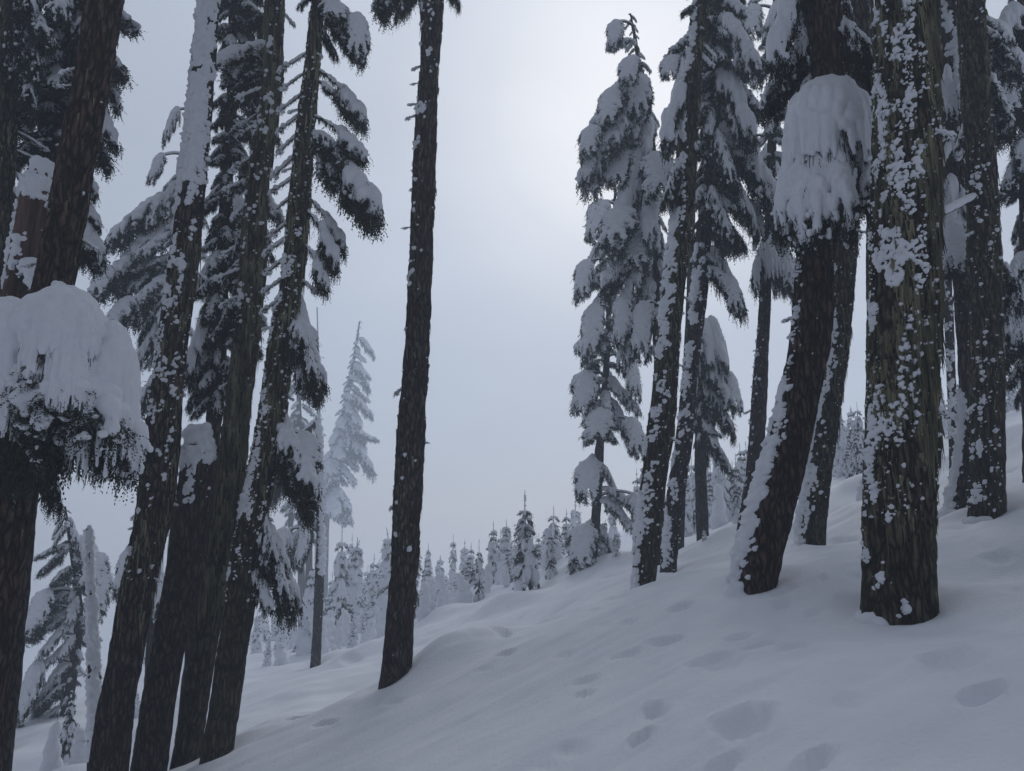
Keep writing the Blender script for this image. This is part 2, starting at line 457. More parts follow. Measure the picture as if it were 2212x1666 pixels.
def trunk_snow(tree, T, zones, sparse=25, ds=.017, maxseg=130, name='stuck_snow', low=2000):
    """snow stuck to bark: small clumps stamped on the unrolled trunk.
    zones: (row_top, row_bottom, azimuth deg, half width deg, clumps per m2, size m)"""
    r = np.random.default_rng(int(T.sd * 10) + 3)
    rm = T.C[:, 3].mean(); seg = int(min(maxseg, 2 * math.pi * rm / ds)); seg += seg % 2
    lo = .3; hi = T.len - .02
    nh = int((hi - lo) / ds)
    hs = np.linspace(lo, hi, nh); th = np.linspace(0, 2 * np.pi, seg, endpoint=False)
    Hm = np.zeros((nh, seg))
    spots = []
    hlow = max(lo, h_of_py(T, low)) if low < 1700 else lo
    ar_ = 2 * math.pi * rm * (hi - hlow)
    for _ in range(int(sparse * ar_ * .8)):
        h = r.uniform(hlow, hi); a = r.uniform(0, 2 * np.pi)
        if vnoise(math.cos(a) * 2 + T.sd, math.sin(a) * 2, h * .8) > .45:
            spots.append((h, a, min(.022, r.gamma(1.5, .0035) + .006)))
    for (r0, r1, az, hw, dens, size) in zones:
        h0, h1 = sorted((h_of_py(T, r1), h_of_py(T, r0)))
        n = int(dens * (h1 - h0) * rm * 2 * R(hw))
        for _ in range(n):
            h = r.uniform(h0, h1); a = R(az) + r.normal() * R(hw) * .55
            f = float(vnoise(math.cos(a) * rm * 9 + 5, math.sin(a) * rm * 9 + T.sd, h * 4.5)) * .6 + float(vnoise(math.cos(a) * 3 + 5, math.sin(a) * 3 + T.sd, h * 1.3)) * .4
            if f < (.51 if dens < 1000 else .30): continue
            spots.append((h, a, size * min(1.7, r.gamma(3, .3) + .25) * (.5 + f * .8)))
    if not spots: return
    dth = 2 * np.pi / seg
    Hg, Tg = np.meshgrid(hs, th, indexing='ij')
    NZ = .35 + 1.5 * (.5 * vnoise(np.cos(Tg) * rm * 24, np.sin(Tg) * rm * 24 + T.sd, Hg * 20) + .5 * vnoise(np.cos(Tg) * rm * 60, np.sin(Tg) * rm * 60 + T.sd, Hg * 42))
    for h, a, s in spots:
        rl = float(np.interp(h, T.s, T.C[:, 3]))
        i0 = int((h - s * 1.8 - lo) / ds); i1 = int((h + s * 1.8 - lo) / ds) + 2
        i0 = max(i0, 0); i1 = min(i1, nh)
        if i1 <= i0: continue
        ks = min(seg // 2 - 2, int(s * 1.55 / rl / dth) + 2); c = int((a % (2 * np.pi)) / dth)
        jj = (np.arange(c - ks, c + ks + 2)) % seg
        dh = (hs[i0:i1] - h)[:, None]
        da = ((th[jj] - a + np.pi) % (2 * np.pi) - np.pi)[None] * rl
        # rounder below, as wet snow clings
        d2 = (da * 1.05) ** 2 + (dh * np.where(dh < 0, .8, 1.2)) ** 2
        d2 = d2 * NZ[i0:i1][:, jj]
        hh = np.sqrt(np.clip(s * s - d2, 0, None)) * .72
        sub = Hm[i0:i1][:, jj]
        Hm[np.ix_(range(i0, i1), jj)] = np.maximum(sub, hh)
    H, TH = np.meshgrid(hs, th, indexing='ij')
    P, rr = bark_surface(T, H, TH, T.amp, T.sd)
    out_ = np.stack([np.cos(TH), np.sin(TH), np.zeros_like(TH)], -1)
    lum = vnoise(np.cos(TH) * rm * 17, np.sin(TH) * rm * 17 + T.sd, H * 17)
    Hn = Hm * (.45 + .7 * lum) + np.where(Hm > 0, .055 * np.clip(lum - .35, 0, 1), 0)
    C = at_h(T, H)
    P = P + out_ * (np.where(Hm > 0, Hn + .004, -.014))[..., None]
    i, j = np.meshgrid(np.arange(nh - 1), np.arange(seg), indexing='ij')
    j2 = (j + 1) % seg
    keep = (Hm[i, j] > 0) | (Hm[i + 1, j] > 0) | (Hm[i, j2] > 0) | (Hm[i + 1, j2] > 0)
    a = i * seg + j; b = i * seg + j2
    Q = np.stack([a, b, b + seg, a + seg], -1)[keep]
    used, inv = np.unique(Q, return_inverse=True)
    V = P.reshape(-1, 3)[used]
    o = link(name, mesh(name, V - np.array(tree.location), inv.reshape(-1, 4), None, [M_SNOW]), tree, 'stuff')
    return o
def trunk_lichen(tree, T, zones, m=M_LICHEN, wmul=1.):
    "zones: (row_top, row_bottom, per m2, length)"
    r = np.random.default_rng(int(T.sd * 10) + 9)
    O = []; Ln = []; Wd = []
    for r0, r1, dens, ln in zones:
        h0, h1 = sorted((h_of_py(T, r1), h_of_py(T, r0)))
        rm = T.C[:, 3].mean()
        n = int(dens * 2 * math.pi * rm * (h1 - h0))
        h = r.uniform(h0, h1, n); a = r.uniform(0, 2 * np.pi, n)
        f = vnoise(np.cos(a) * 2.5 + 3, np.sin(a) * 2.5 + T.sd, h * 1.3)
        k = f > .42; h = h[k]; a = a[k]
        P, rr = bark_surface(T, h, a, T.amp, T.sd)
        O.append(P + np.stack([np.cos(a), np.sin(a), 0 * a], -1) * .004)
        Ln.append(ln * r.gamma(3, .33, len(h))); Wd.append(r.gamma(3, .005, len(h)) * wmul + .004)
    O = np.vstack(O); Ln = np.clip(np.concatenate(Ln), .03, .55); Wd = np.concatenate(Wd)
    V, Q = strips(O, Ln, Wd, r, sway=.05)
    return link('hanging_lichen', mesh('hanging_lichen', V - np.array(tree.location), Q, None, [m]), tree, 'stuff')

# ------------------------------------------------------------------ boughs
BMATS = [M_NEEDLE, M_BARK, M_LICHEN_D, M_SNOW, M_NEEDLE2]
def bez_drop(p0, v, n, step, g, r, wob=.05):
    P = [np.array(p0, float)]; v = norm(v)
    for i in range(n):
        v = norm(v + np.array([0, 0, -g]) + r.normal(size=3) * wob)
        P.append(P[-1] + v * step)
    return np.array(P)
def make_bough(name, seed, droop=.9, p=1.7, rise=.12, nf=12, wid=.45, flen=.5, g=.22, rs=.10, tip=.4, fol=1.0, voxel=.02,
               start=.2, snow_from=.12, frost=.14, lich=1.0, snow=1.0, limb=False, hang=.2, fan=1.2, blade=.05, stick_snow=.34):
    r = np.random.default_rng(seed)
    t = np.linspace(0, 1, 26)
    S = np.stack([t - .06 * t * t, .05 * np.sin(t * 5 + seed) * t, rise * np.sin(np.pi * np.clip(t * 1.1, 0, 1)) - droop * t ** p], -1)
    S[:, 0] *= 1 / S[-1, 0]
    def sat(u): return np.array([np.interp(u, t, S[:, k]) for k in range(3)])
    mb = MB()
    V, Q = tube(S, np.linspace(.034, .010, 26), 8); mb.add(V, Q, 1)
    fingers = []
    for i in range(nf):
        u = start + (1 - start) * (i + r.uniform(0, .9)) / nf
        u = min(u, .99)
        sd_ = (-1) ** i
        tan = norm(sat(min(u + .04, 1)) - sat(u - .04))
        a = sd_ * r.uniform(.35, fan)
        if i == nf - 1: a = 0
        lat = np.array([math.cos(a) * tan[0] , math.sin(a), tan[2] * .5 + .1])
        ln = flen * (1 - .35 * abs(u - .55)) * r.uniform(.75, 1.2)
        step = .035; n = max(4, int(ln / step))
        F = bez_drop(sat(u), lat, n, step, g * r.uniform(.7, 1.3), r, .05)
        fingers.append(F)
        V, Q = tube(F, np.linspace(.011, .004, len(F)), 4); mb.add(V, Q, 1)
    # snow
    C = []; Rd = []
    us = np.linspace(snow_from, 1, 30)
    for u in us:
        s = rs * snow * (.55 + .55 * math.sin(math.pi * min(1, .25 + u * .75))) * r.uniform(.85, 1.15)
        if limb and u < start: s = rs * stick_snow * r.uniform(.8, 1.3)
        C.append(sat(u) + [0, 0, s * .55]); Rd.append(s)
    for F in fingers:
        n = len(F)
        cut = int(n * r.uniform(.72, .95))
        ph = r.uniform(0, 6)
        for k in range(cut):
            f = k / n
            s = rs * snow * (1 - (1 - tip) * f) * (1 + .14 * math.sin(k * .9 + ph)) * r.uniform(.9, 1.1) * .8
            T_ = norm(F[min(k + 1, n - 1)] - F[max(k - 1, 0)])
            up = norm(np.array([0, 0, 1.0]) - T_ * T_[2] * .9 + 1e-3 * r.normal(size=3))
            C.append(F[k] + up * s * .55); Rd.append(s)
    for F in fingers:        # crumbs of snow on the twigs below the load
        for _ in range(int(7 * snow)):
            k = r.uniform(.35, .98) * (len(F) - 1); b = F[int(k)]
            q0 = b + r.normal(size=3) * [.035, .035, .02] - [0, 0, r.uniform(0, .09)]
            s_ = r.uniform(.014, .032)
            for q in range(3): C.append(q0 + r.normal(size=3) * s_ * .8); Rd.append(s_ * r.uniform(.7, 1.1))
    sm = blobmesh(name + '_snow_cap', C, Rd, voxel * .85, [M_SNOW], 1, lump=.022, lump_scale=10)
    # foliage
    O = []; D = []; Ln = []
    for F in fingers:
        n = len(F)
        m_ = int(len(F) * 5.0 * fol)
        k = r.uniform(.1, 1.0, m_) ** .8 * (n - 1)
        b = np.stack([np.interp(k, np.arange(n), F[:, q]) for q in range(3)], -1)
        ta = norm(np.stack([np.interp(np.clip(k + .5, 0, n - 1), np.arange(n), F[:, q]) for q in range(3)], -1) - b + [0, 0, -.01])
        O.append(b + r.normal(size=(m_, 3)) * [.03, .03, .015]); D.append(ta * .55 + r.normal(size=(m_, 3)) * .38 + [0, 0, -.62])
        Ln.append(r.uniform(.5, 1.25, m_) * hang)
    k = r.uniform(start * .6, 1, int(36 * fol)); b = np.array([sat(q) for q in k])
    O.append(b); D.append(r.normal(size=b.shape) * .5 + [0, 0, -.7]); Ln.append(r.uniform(.5, 1.3, len(b)) * hang)
    O = np.vstack(O); D = np.vstack(D); Ln = np.concatenate(Ln)
    fr = r.random(len(O)) < frost
    V, Q = sprays(O[~fr], D[~fr], Ln[~fr], 9, blade, blade * .4, r); mb.add(V, Q, 0)
    if fr.any():
        V, Q = sprays(O[fr], D[fr], Ln[fr], 8, blade, blade * .38, r); mb.add(V, Q, 4)
    nl = int(26 * lich)
    if nl:
        k = r.uniform(.05, 1, nl); b = np.array([sat(q) for q in k]) + r.normal(size=(nl, 3)) * .01
        V, Q = strips(b, r.uniform(.05, .22, nl), r.uniform(.008, .02, nl), r, sway=.15); mb.add(V, Q, 2)
        if limb:
            nl *= 3
            k = r.uniform(.03, start + .2, nl); b = np.array([sat(q) for q in k]) - [0, 0, .012]
            V, Q = strips(b, r.uniform(.04, .15, nl), r.uniform(.008, .02, nl), r, sway=.15); mb.add(V, Q, 2)
    fv = np.vstack(mb.V); sv = np.empty(len(sm.vertices) * 3, np.float32); sm.vertices.foreach_get('co', sv); sv = sv.reshape(-1, 3)
    return dict(fol=mb.mesh(name + '_foliage', BMATS, False), snow=sm, dz=-float(np.quantile(fv[:, 2], .015)), dx=float(sv[:, 0].max()),
                top=float(sv[:, 2].max()), wy=float(sv[:, 1].max() - sv[:, 1].min()), yc=float(sv[:, 1].max() + sv[:, 1].min()) / 2)
LIB = {}
def lib(kind, n, **kw):
    LIB[kind] = [make_bough('%s_%d' % (kind, i), 100 + i * 7 + sum(map(ord, kind)), **kw) for i in range(n)]
lib('drape', 5, droop=1.0, p=1.6, nf=20, flen=.52, g=.26, rs=.092, fol=.75, hang=.19, fan=1.5, blade=.052, frost=.05)
lib('fan', 5, droop=.5, p=1.6, nf=18, flen=.42, g=.17, rs=.072, tip=.42, fol=.8, hang=.17, fan=1.35, blade=.05, frost=.05)
lib('clump', 4, droop=.7, p=1.5, rise=.25, nf=20, flen=.42, g=.32, rs=.125, tip=.40, fol=.8, hang=.18, voxel=.024, fan=1.5, blade=.052, frost=.05)
lib('dark', 4, droop=.8, p=1.5, nf=18, flen=.5, g=.24, rs=.052, tip=.3, fol=1.4, hang=.24, frost=.05, lich=2.2, fan=1.4, blade=.055)
lib('limb', 3, droop=.75, p=1.25, rise=.06, nf=13, flen=.34, g=.40, rs=.10, tip=.5, fol=1.3, hang=.22, start=.62, limb=True, fan=1.6, lich=2, blade=.05, frost=.04)
lib('stick', 3, droop=.45, p=1.3, rise=.05, nf=3, flen=.12, g=.3, rs=.085, fol=.35, hang=.12, start=.8, limb=True, lich=3, snow=1.0, blade=.05, stick_snow=.56)
lib('hood', 5, droop=1.5, p=1.55, rise=.20, nf=34, flen=1.1, g=.19, rs=.098, tip=.42, fol=.55, hang=.17, voxel=.026, start=.06, snow_from=0.0, fan=1.6, frost=.06, blade=.055)
lib('fdrape', 4, droop=1.0, p=1.6, nf=20, flen=.52, g=.26, rs=.088, fol=.6, hang=.15, fan=1.5, blade=.045, frost=.55)
lib('ffan', 4, droop=.5, p=1.6, nf=18, flen=.42, g=.17, rs=.074, tip=.42, fol=.6, hang=.13, fan=1.35, blade=.045, frost=.55)
lib('fclump', 3, droop=.7, p=1.5, rise=.25, nf=20, flen=.42, g=.32, rs=.12, tip=.4, fol=.6, hang=.14, voxel=.024, fan=1.5, blade=.045, frost=.5)
def make_umbrella(name, seed, n=34, R0=.5, rs=.085, voxel=.02, tiers=12, blade=.05, hang=.12, ragged=.22, fol=1.0, gaps=2):
    "a bough pressed flat against the stem by its load: snow runs down all round like a hood, needles peep out along the hem"
    r = np.random.default_rng(seed)
    mb = MB(); C = []; Rd = []; O = []; D = []; Ln = []
    gap = r.uniform(0, 6.28, gaps)
    def path(az, reach, ln, k):
        q = np.linspace(0, 1, 34)
        rad = reach * (1 - np.exp(-k * q)) / (1 - math.exp(-k))
        wv = .02 * np.sin(q * 5 + az * 3)
        return np.stack([np.cos(az + wv) * rad, np.sin(az + wv) * rad, .06 - ln * q ** 1.45], -1)
    V, Q = tube(np.array([[0, 0, .02], [0, 0, -.3], [.0, 0, -.6]]), .03, 6); mb.add(V, Q, 1)
    for i in range(n):
        az = 6.2832 * (i + r.uniform(-.3, .3)) / n
        ln = 1 - ragged * r.random() ** 1.5
        P = path(az, R0 * r.uniform(.84, 1.08) * (1 + .12 * math.sin(az * 2 + seed)), ln, r.uniform(2.4, 3.6))
        V, Q = tube(P, np.linspace(.012, .004, len(P)), 4); mb.add(V, Q, 1)
        gd = min([abs((az - g + math.pi) % 6.2832 - math.pi) for g in gap] + [9])
        cut = int(34 * (r.uniform(.90, 1.0) if gd > .12 else r.uniform(.6, .75)))
        ph = r.uniform(0, 6)
        for k in range(cut):
            f = k / 33
            s_ = rs * (1.3 - 1.08 * f ** 1.4) * (1 + .10 * math.sin(k * .5 + ph)) * r.uniform(.93, 1.07)
            C.append(P[k] * [1.0, 1.0, 1] + [0, 0, s_ * .4]); Rd.append(s_)
        m_ = int(26 * fol); k = r.uniform(.35, 1, m_) ** .7 * 33
        b = np.stack([np.interp(k, np.arange(34), P[:, q]) for q in range(3)], -1) * [.93, .93, 1]
        O.append(b); D.append(np.stack([np.cos(az) * .3 + r.normal(size=m_) * .4, np.sin(az) * .3 + r.normal(size=m_) * .4, -np.ones(m_)], -1)); Ln.append(hang * r.uniform(.5, 1.3, m_))
    for i in range(tiers):      # slabs of older snow lying over one another
        az = r.uniform(0, 6.28); wdt = r.uniform(.25, .6); u1 = r.uniform(.35, .92); u0 = max(0, u1 - r.uniform(.3, .6)); lf = rs * r.uniform(.25, .7)
        nn = max(3, int(wdt * 9))
        rc = R0 * r.uniform(.88, 1.02)
        for q in range(nn):
            aa = az + wdt * (q / (nn - 1) - .5) * 2
            e = u1 - .10 * abs(q / (nn - 1) - .5) * 2 - r.uniform(0, .07)
            P = path(aa, rc, .9, 3)
            for k in range(int(u0 * 34), int(e * 34)):
                s_ = rs * (1.2 - .5 * k / 33) * r.uniform(.95, 1.05)
                C.append(P[k] + norm([math.cos(aa), math.sin(aa), .5]) * lf); Rd.append(s_)
    sm = blobmesh(name + '_snow_cap', C, Rd, voxel, [M_SNOW], 7 if voxel < .015 else 2, lump=.030 if voxel < .015 else .024, lump_scale=5.5 if voxel < .015 else 8)
    O = np.vstack(O); D = np.vstack(D); Ln = np.concatenate(Ln)
    fr = r.random(len(O)) < .08
    V, Q = sprays(O[~fr], D[~fr], Ln[~fr], 8, blade, blade * .34, r); mb.add(V, Q, 0)
    V, Q = sprays(O[fr], D[fr], Ln[fr], 8, blade, blade * .38, r); mb.add(V, Q, 4)
    fv = np.vstack(mb.V); sv = np.empty(len(sm.vertices) * 3, np.float32); sm.vertices.foreach_get('co', sv); sv = sv.reshape(-1, 3)
    return dict(fol=mb.mesh(name + '_foliage', BMATS, False), snow=sm, dz=-float(np.quantile(fv[:, 2], .015)), dx=float(sv[:, 0].max()),
                top=float(sv[:, 2].max()), wy=float(sv[:, 1].max() - sv[:, 1].min()), yc=0.)
LIB['umbrella'] = [make_umbrella('umbrella_%d' % k, 500 + k) for k in range(4)]
LIB['umbrella_big'] = [make_umbrella('big_umbrella_%d' % k, 540 + k, n=70, rs=.105, voxel=.0105, tiers=10, blade=.026, hang=.055, fol=1.0, gaps=2, ragged=.17) for k in range(2)]
def make_limb(tree, A, B, rad=.022, arch=.12, snow=1.5):
    A = np.array(A); B = np.array(B); t = np.linspace(0, 1, 14)[:, None]
    P = A + (B - A) * t; P[:, 2] += arch * np.sin(np.pi * t[:, 0]) * np.linalg.norm(B - A)
    P -= np.array(tree.location)
    mb = MB(); V, Q = tube(P, np.linspace(rad * 1.4, rad, 14), 8); mb.add(V, Q, 1)
    P2 = P.copy(); P2[:, 2] += rad * 1.3
    V, Q = tube(P2, rad * snow * (.8 + .4 * vnoise(P[:, 0] * 9, P[:, 1] * 9, P[:, 2] * 9)), 8); mb.add(V, Q, 3)
    return link('limb', mb.mesh('limb', BMATS), tree)
BC = 0
def put_bough(tree, A, az, length, drop, kind='drape', width=1.0, roll=0., snow=True):
    """a bough rooted at world point A, pointing at azimuth az; length out, drop = fall of its tip"""
    global BC
    BC += 1
    length = max(length, .6 * drop)
    v = LIB[kind][BC % len(LIB[kind])]
    o = link('bough', v['fol'], tree)
    zs = max(drop / v['dz'], .38 * length); length = length / v['dx']
    M = Matrix.Translation(Vector(A)) @ Matrix.Rotation(az, 4, 'Z') @ Matrix.Rotation(roll, 4, 'X') @ Matrix.Diagonal((length, length * width, zs, 1))
    o.matrix_local = Matrix.Translation(-Vector(tree.location)) @ M
    if snow:
        link('snow_cap', v['snow'], o)
    return o
def bough_px(tree, T, row, tx, ty, kind='drape', dy=-.3, width=1.0, ax_=None):
    "bough from the trunk at a photo row to a tip at photo point (tx, ty), dy metres nearer (-) or farther (+)"
    h = h_of_py(T, row); A = at_h(T, h)[:3]
    if ax_ is not None: A = pt(ax_, row, T.Y)
    B = pt(tx, ty, T.Y + dy)
    d = B - A; ln = max(.15, math.hypot(d[0], d[1]))
    return put_bough(tree, A, math.atan2(d[1], d[0]), ln, max(.05, -d[2]), kind, width)
def hood(tree, T, x0, x1, y0, y1, dy=-.6, kind='hood', turn=None):
    "a thick hanging hood of snow filling this span of the photo, its limb reaching back to the trunk"
    A = at_h(T, h_of_py(T, y0 + 12))[:3]
    xc = (x0 + x1) / 2
    v = LIB[kind][(BC + 1) % len(LIB[kind])]
    k = pxsize(xc, y0, T.Y + dy)
    w = (x1 - x0) * k; d = (y1 - y0) * k
    zs = d / (v['dz'] + v['top'])
    C0 = pt(xc, y0 + v['top'] * zs / k, T.Y + dy)
    if np.linalg.norm(C0 - A) > .25: make_limb(tree, A, C0, .018 + .01 * w)
    off = C0 - A
    az = -90 + (25 if off[0] > 0 else -25) * min(1, abs(off[0]) / .5) if turn is None else turn
    o = put_bough(tree, C0, R(az), .4, .4, kind, 1)
    sx = max(.45 * w, .26 * d)
    if kind.startswith('umbrella'): sx = w / v['wy'] * .8; az = turn if turn is not None else BC * 77 % 360
    if kind.startswith('umbrella'): o.rotation_mode = 'XYZ'
    M = Matrix.Translation(Vector(C0)) @ Matrix.Rotation(R(az), 4, 'Z') @ Matrix.Diagonal((sx, w / v['wy'], zs, 1))
    o.matrix_local = Matrix.Translation(-Vector(tree.location)) @ M
    return o
def crown(tree, T, rows, dens, kinds, r, droop=(.55, 1.0), front=.8, width=1.0, az_lim=None):
    "rows: (photo row, reach left, reach right) in photo units; dens boughs per metre of height"
    rows = sorted(rows)
    rr = [q[0] for q in rows]; le = [q[1] for q in rows]; ri = [q[2] for q in rows]
    h0, h1 = sorted((h_of_py(T, rr[0]), h_of_py(T, rr[-1])))
    n = max(3, int((h1 - h0) * dens))
    az = r.uniform(0, 6.28)
    for i in range(n):
        row = rr[0] + (rr[-1] - rr[0]) * (i + r.uniform(0, 1)) / n
        A = at_h(T, h_of_py(T, row))
        az += 2.4 + r.uniform(-.4, .4)
        c = math.cos(az)
        px = pxsize(1106, row, T.Y)
        l_, r_ = np.interp(row, rr, le), np.interp(row, rr, ri)
        side = r_ if c > 0 else l_
        ext = (abs(c) * side + (1 - abs(c)) * .5 * (l_ + r_) * front) * px * r.uniform(.5, 1.08)
        if ext < .06: continue
        k = kinds[int(r.integers(len(kinds)))]
        put_bough(tree, A[:3], az, ext, ext * r.uniform(*droop), k, width * r.uniform(.85, 1.2))

# ------------------------------------------------------------------ the mature trees
# name, label, distance, outline of the trunk (photo x, row, width) top to bottom
def tree_at(label, Y, pts, up=2.0, bark=M_BARK, amp=.02, seg=48, ds=.045, sd=0., name='conifer', down=.5, flat_top=False, m=None):
    T = trunk_path(pts, Y, up, down); T.sd = sd
    b = T.C[0][:3]; hb = down
    base = at_h(T, down)[:3]
    t = thing(name, label, 'tree', tuple(base))
    build_trunk(t, T, m or bark, amp, seg, ds, sd, 'trunk', flat_top)
    t_T[t.name] = T
    return t, T
t_T = {}
G = R

# --- big mossy trunk on the right
t22, T22 = tree_at('thickest straight trunk at right, hung with yellow-green lichen and snow clumps', 8,
    [(1955, 0, 116), (1953, 179, 120), (1952, 542, 132), (1951, 793, 134), (1948, 972, 134), (1945, 1150, 138), (1943, 1330, 141)],
    bark=M_BARK_MOSS, amp=.024, seg=96, ds=.03, sd=1.1)
trunk_snow(t22, T22, [(0, 640, 228, 58, 760, .017), (500, 960, 222, 50, 560, .017), (900, 1200, 205, 40, 330, .018), (1000, 1330, 192, 26, 460, .019),
                      (0, 1340, 182, 14, 700, .016), (1200, 1330, 240, 40, 16, .030)], sparse=150, low=1120, ds=.013, maxseg=160)
trunk_lichen(t22, T22, [(0, 960, 900, .26), (880, 1150, 260, .13)], wmul=1.5)
# --- leaning trunk under the snow hood
t20, T20 = tree_at('leaning trunk right of centre with snow ridge on its left, big snow hood on top', 9.5,
    [(1778, 0, 75), (1784, 179, 68), (1775, 400, 70), (1762, 542, 74), (1751, 721, 79), (1725, 864, 82), (1690, 1007, 92), (1662, 1115, 95), (1637, 1210, 95), (1628, 1268, 88)],
    bark=M_BARK_RED, amp=.026, seg=80, ds=.03, sd=2.3)
trunk_snow(t20, T20, [(830, 1260, 182, 26, 1500, .034), (950, 1200, 190, 20, 1300, .045), (860, 1250, 215, 22, 500, .02), (560, 900, 190, 16, 500, .016)], sparse=10, ds=.014, maxseg=150)
trunk_lichen(t20, T20, [(0, 600, 60, .08)])
# --- trunk close behind it
t21, T21 = tree_at('mossy trunk close behind the leaning trunk, snow plastered on its left edge', 13,
    [(1848, 0, 56), (1845, 179, 54), (1830, 400, 54), (1821, 542, 54), (1808, 721, 50), (1791, 864, 48), (1770, 1007, 54), (1755, 1115, 60), (1748, 1204, 58)],
    bark=M_BARK_MOSS, sd=3.1)
trunk_snow(t21, T21, [(880, 1210, 185, 26, 1200, .030), (640, 1150, 215, 34, 650, .022), (0, 600, 200, 30, 250, .02)], sparse=40)
trunk_lichen(t21, T21, [(0, 1000, 330, .12)])
# --- far right pair
t24, T24 = tree_at('straight dark trunk near the right edge, standing on the snow crest', 11,
    [(2096, 0, 52), (2106, 179, 52), (2120, 358, 58), (2126, 542, 61), (2131, 793, 63), (2133, 972, 66), (2132, 1085, 68)],
    bark=M_BARK_MOSS, seg=64, sd=4.7)
trunk_snow(t24, T24, [(950, 1085, 200, 22, 900, .024), (350, 1080, 230, 50, 90, .02)], sparse=80)
trunk_lichen(t24, T24, [(0, 900, 260, .11)])
t23, T23 = tree_at('trunk curving out behind the right edge trunk with a snow ridge on its left', 12.4,
    [(2052, 0, 40), (2055, 179, 42), (2066, 322, 42), (2078, 542, 38), (2087, 685, 38), (2098, 850, 42), (2090, 1000, 52), (2075, 1100, 60)],
    sd=5.2)
trunk_snow(t23, T23, [(840, 1100, 182, 22, 2200, .036), (0, 350, 260, 60, 500, .035)], sparse=20)
t23b, T23b = tree_at('thin snow-flecked trunk between the thickest trunk and the right edge pair', 16.5,
    [(2035, 300, 16), (2045, 600, 18), (2050, 700, 18), (2056, 850, 16), (2060, 993, 17)], seg=24, ds=.07, amp=.012, sd=6.4)
trunk_snow(t23b, T23b, [(300, 990, 225, 50, 600, .028)], sparse=40)
# --- trunks right of the gap
t15, T15 = tree_at('forked-bark trunk left of the right hand group, snow plastered down its left side', 13,
    [(1515, 0, 36), (1500, 114, 35), (1490, 228, 39), (1485, 326, 41), (1472, 456, 47), (1455, 634, 47), (1442, 752, 47), (1434, 869, 53), (1424, 957, 56), (1416, 1010, 52), (1403, 1127, 53), (1389, 1266, 50)],
    bark=M_BARK_MOSS, seg=56, sd=7.7)
t15['label'] = 'large trunk at the left of the right hand group, snow plastered down its left side'
trunk_snow(t15, T15, [(0, 560, 215, 30, 990, .034), (500, 900, 208, 40, 800, .026), (860, 1270, 198, 34, 990, .026), (300, 1200, 240, 36, 300, .022)], sparse=50)
trunk_lichen(t15, T15, [(0, 950, 380, .13)])
t16, T16 = tree_at('snow-flecked trunk just right of the large plastered trunk, under a dark crown', 16.5,
    [(1548, 100, 24), (1540, 300, 28), (1522, 500, 33), (1510, 634, 34), (1505, 693, 32), (1488, 839, 31), (1477, 957, 35), (1457, 1086, 37), (1444, 1225, 32)],
    seg=44, sd=8.2, up=2.5)
trunk_snow(t16, T16, [(520, 760, 215, 40, 990, .030), (760, 1225, 215, 52, 900, .022)], sparse=80)
t14, T14 = tree_at('tall snow-draped conifer right of the gap, its narrow top bare against the bright sky', 19,
    [(1362, 30, 4), (1378, 120, 9), (1398, 230, 14), (1408, 330, 17), (1416, 500, 19), (1421, 700, 20), (1424, 850, 21), (1425, 1000, 23), (1424, 1236, 25)],
    seg=36, ds=.06, up=0, sd=9.4, name='snowy_conifer')
t14b, T14b = tree_at('slender conifer with snow clumps standing left of the right hand group', 24,
    [(1330, 410, 5), (1318, 600, 10), (1312, 750, 12), (1303, 900, 16), (1296, 960, 18), (1290, 1080, 19), (1282, 1180, 20)],
    seg=32, ds=.08, up=.0, sd=10.1, name='snowy_conifer')
t17, T17 = tree_at('thin bare trunk seen between the large plastered trunk and the flecked one', 22,
    [(1498, 380, 12), (1493, 526, 14), (1488, 690, 14), (1478, 900, 15), (1470, 1150, 16)], seg=24, ds=.08, amp=.012, sd=11.3)
t18, T18 = tree_at('short dark trunk under a snow-domed crown behind the right hand trunks', 21.5,
    [(1528, 705, 14), (1520, 850, 20), (1513, 963, 23), (1515, 1080, 24), (1520, 1192, 25)], seg=36, ds=.06, up=0, sd=12.6, name='snowy_conifer')
t19, T19 = tree_at('slim bare trunk with one snowy bough, left of the leaning trunk', 17.5,
    [(1682, 150, 14), (1668, 300, 17), (1662, 488, 18), (1652, 664, 24), (1641, 839, 30), (1633, 970, 32), (1620, 1079, 34), (1612, 1140, 35)],
    seg=40, sd=13.8, up=2)
trunk_snow(t19, T19, [(700, 1130, 200, 40, 260, .022)], sparse=60)
# --- centre
t6, T6 = tree_at('lone dark centre trunk rising from the snow slope across the whole picture', 12,
    [(934, 0, 47), (928, 143, 40), (921, 250, 43), (915, 394, 48), (908, 596, 48), (901, 721, 50), (890, 900, 54), (882, 1043, 56), (874, 1212, 56), (864, 1355, 58), (857, 1445, 60), (851, 1490, 62)],
    seg=88, ds=.03, amp=.026, sd=14.3)
trunk_snow(t6, T6, [(0, 330, 240, 60, 300, .024), (330, 720, 215, 60, 50, .026), (900, 1250, 260, 60, 14, .03)], sparse=12)
trunk_lichen(t6, T6, [(0, 1350, 150, .11)])
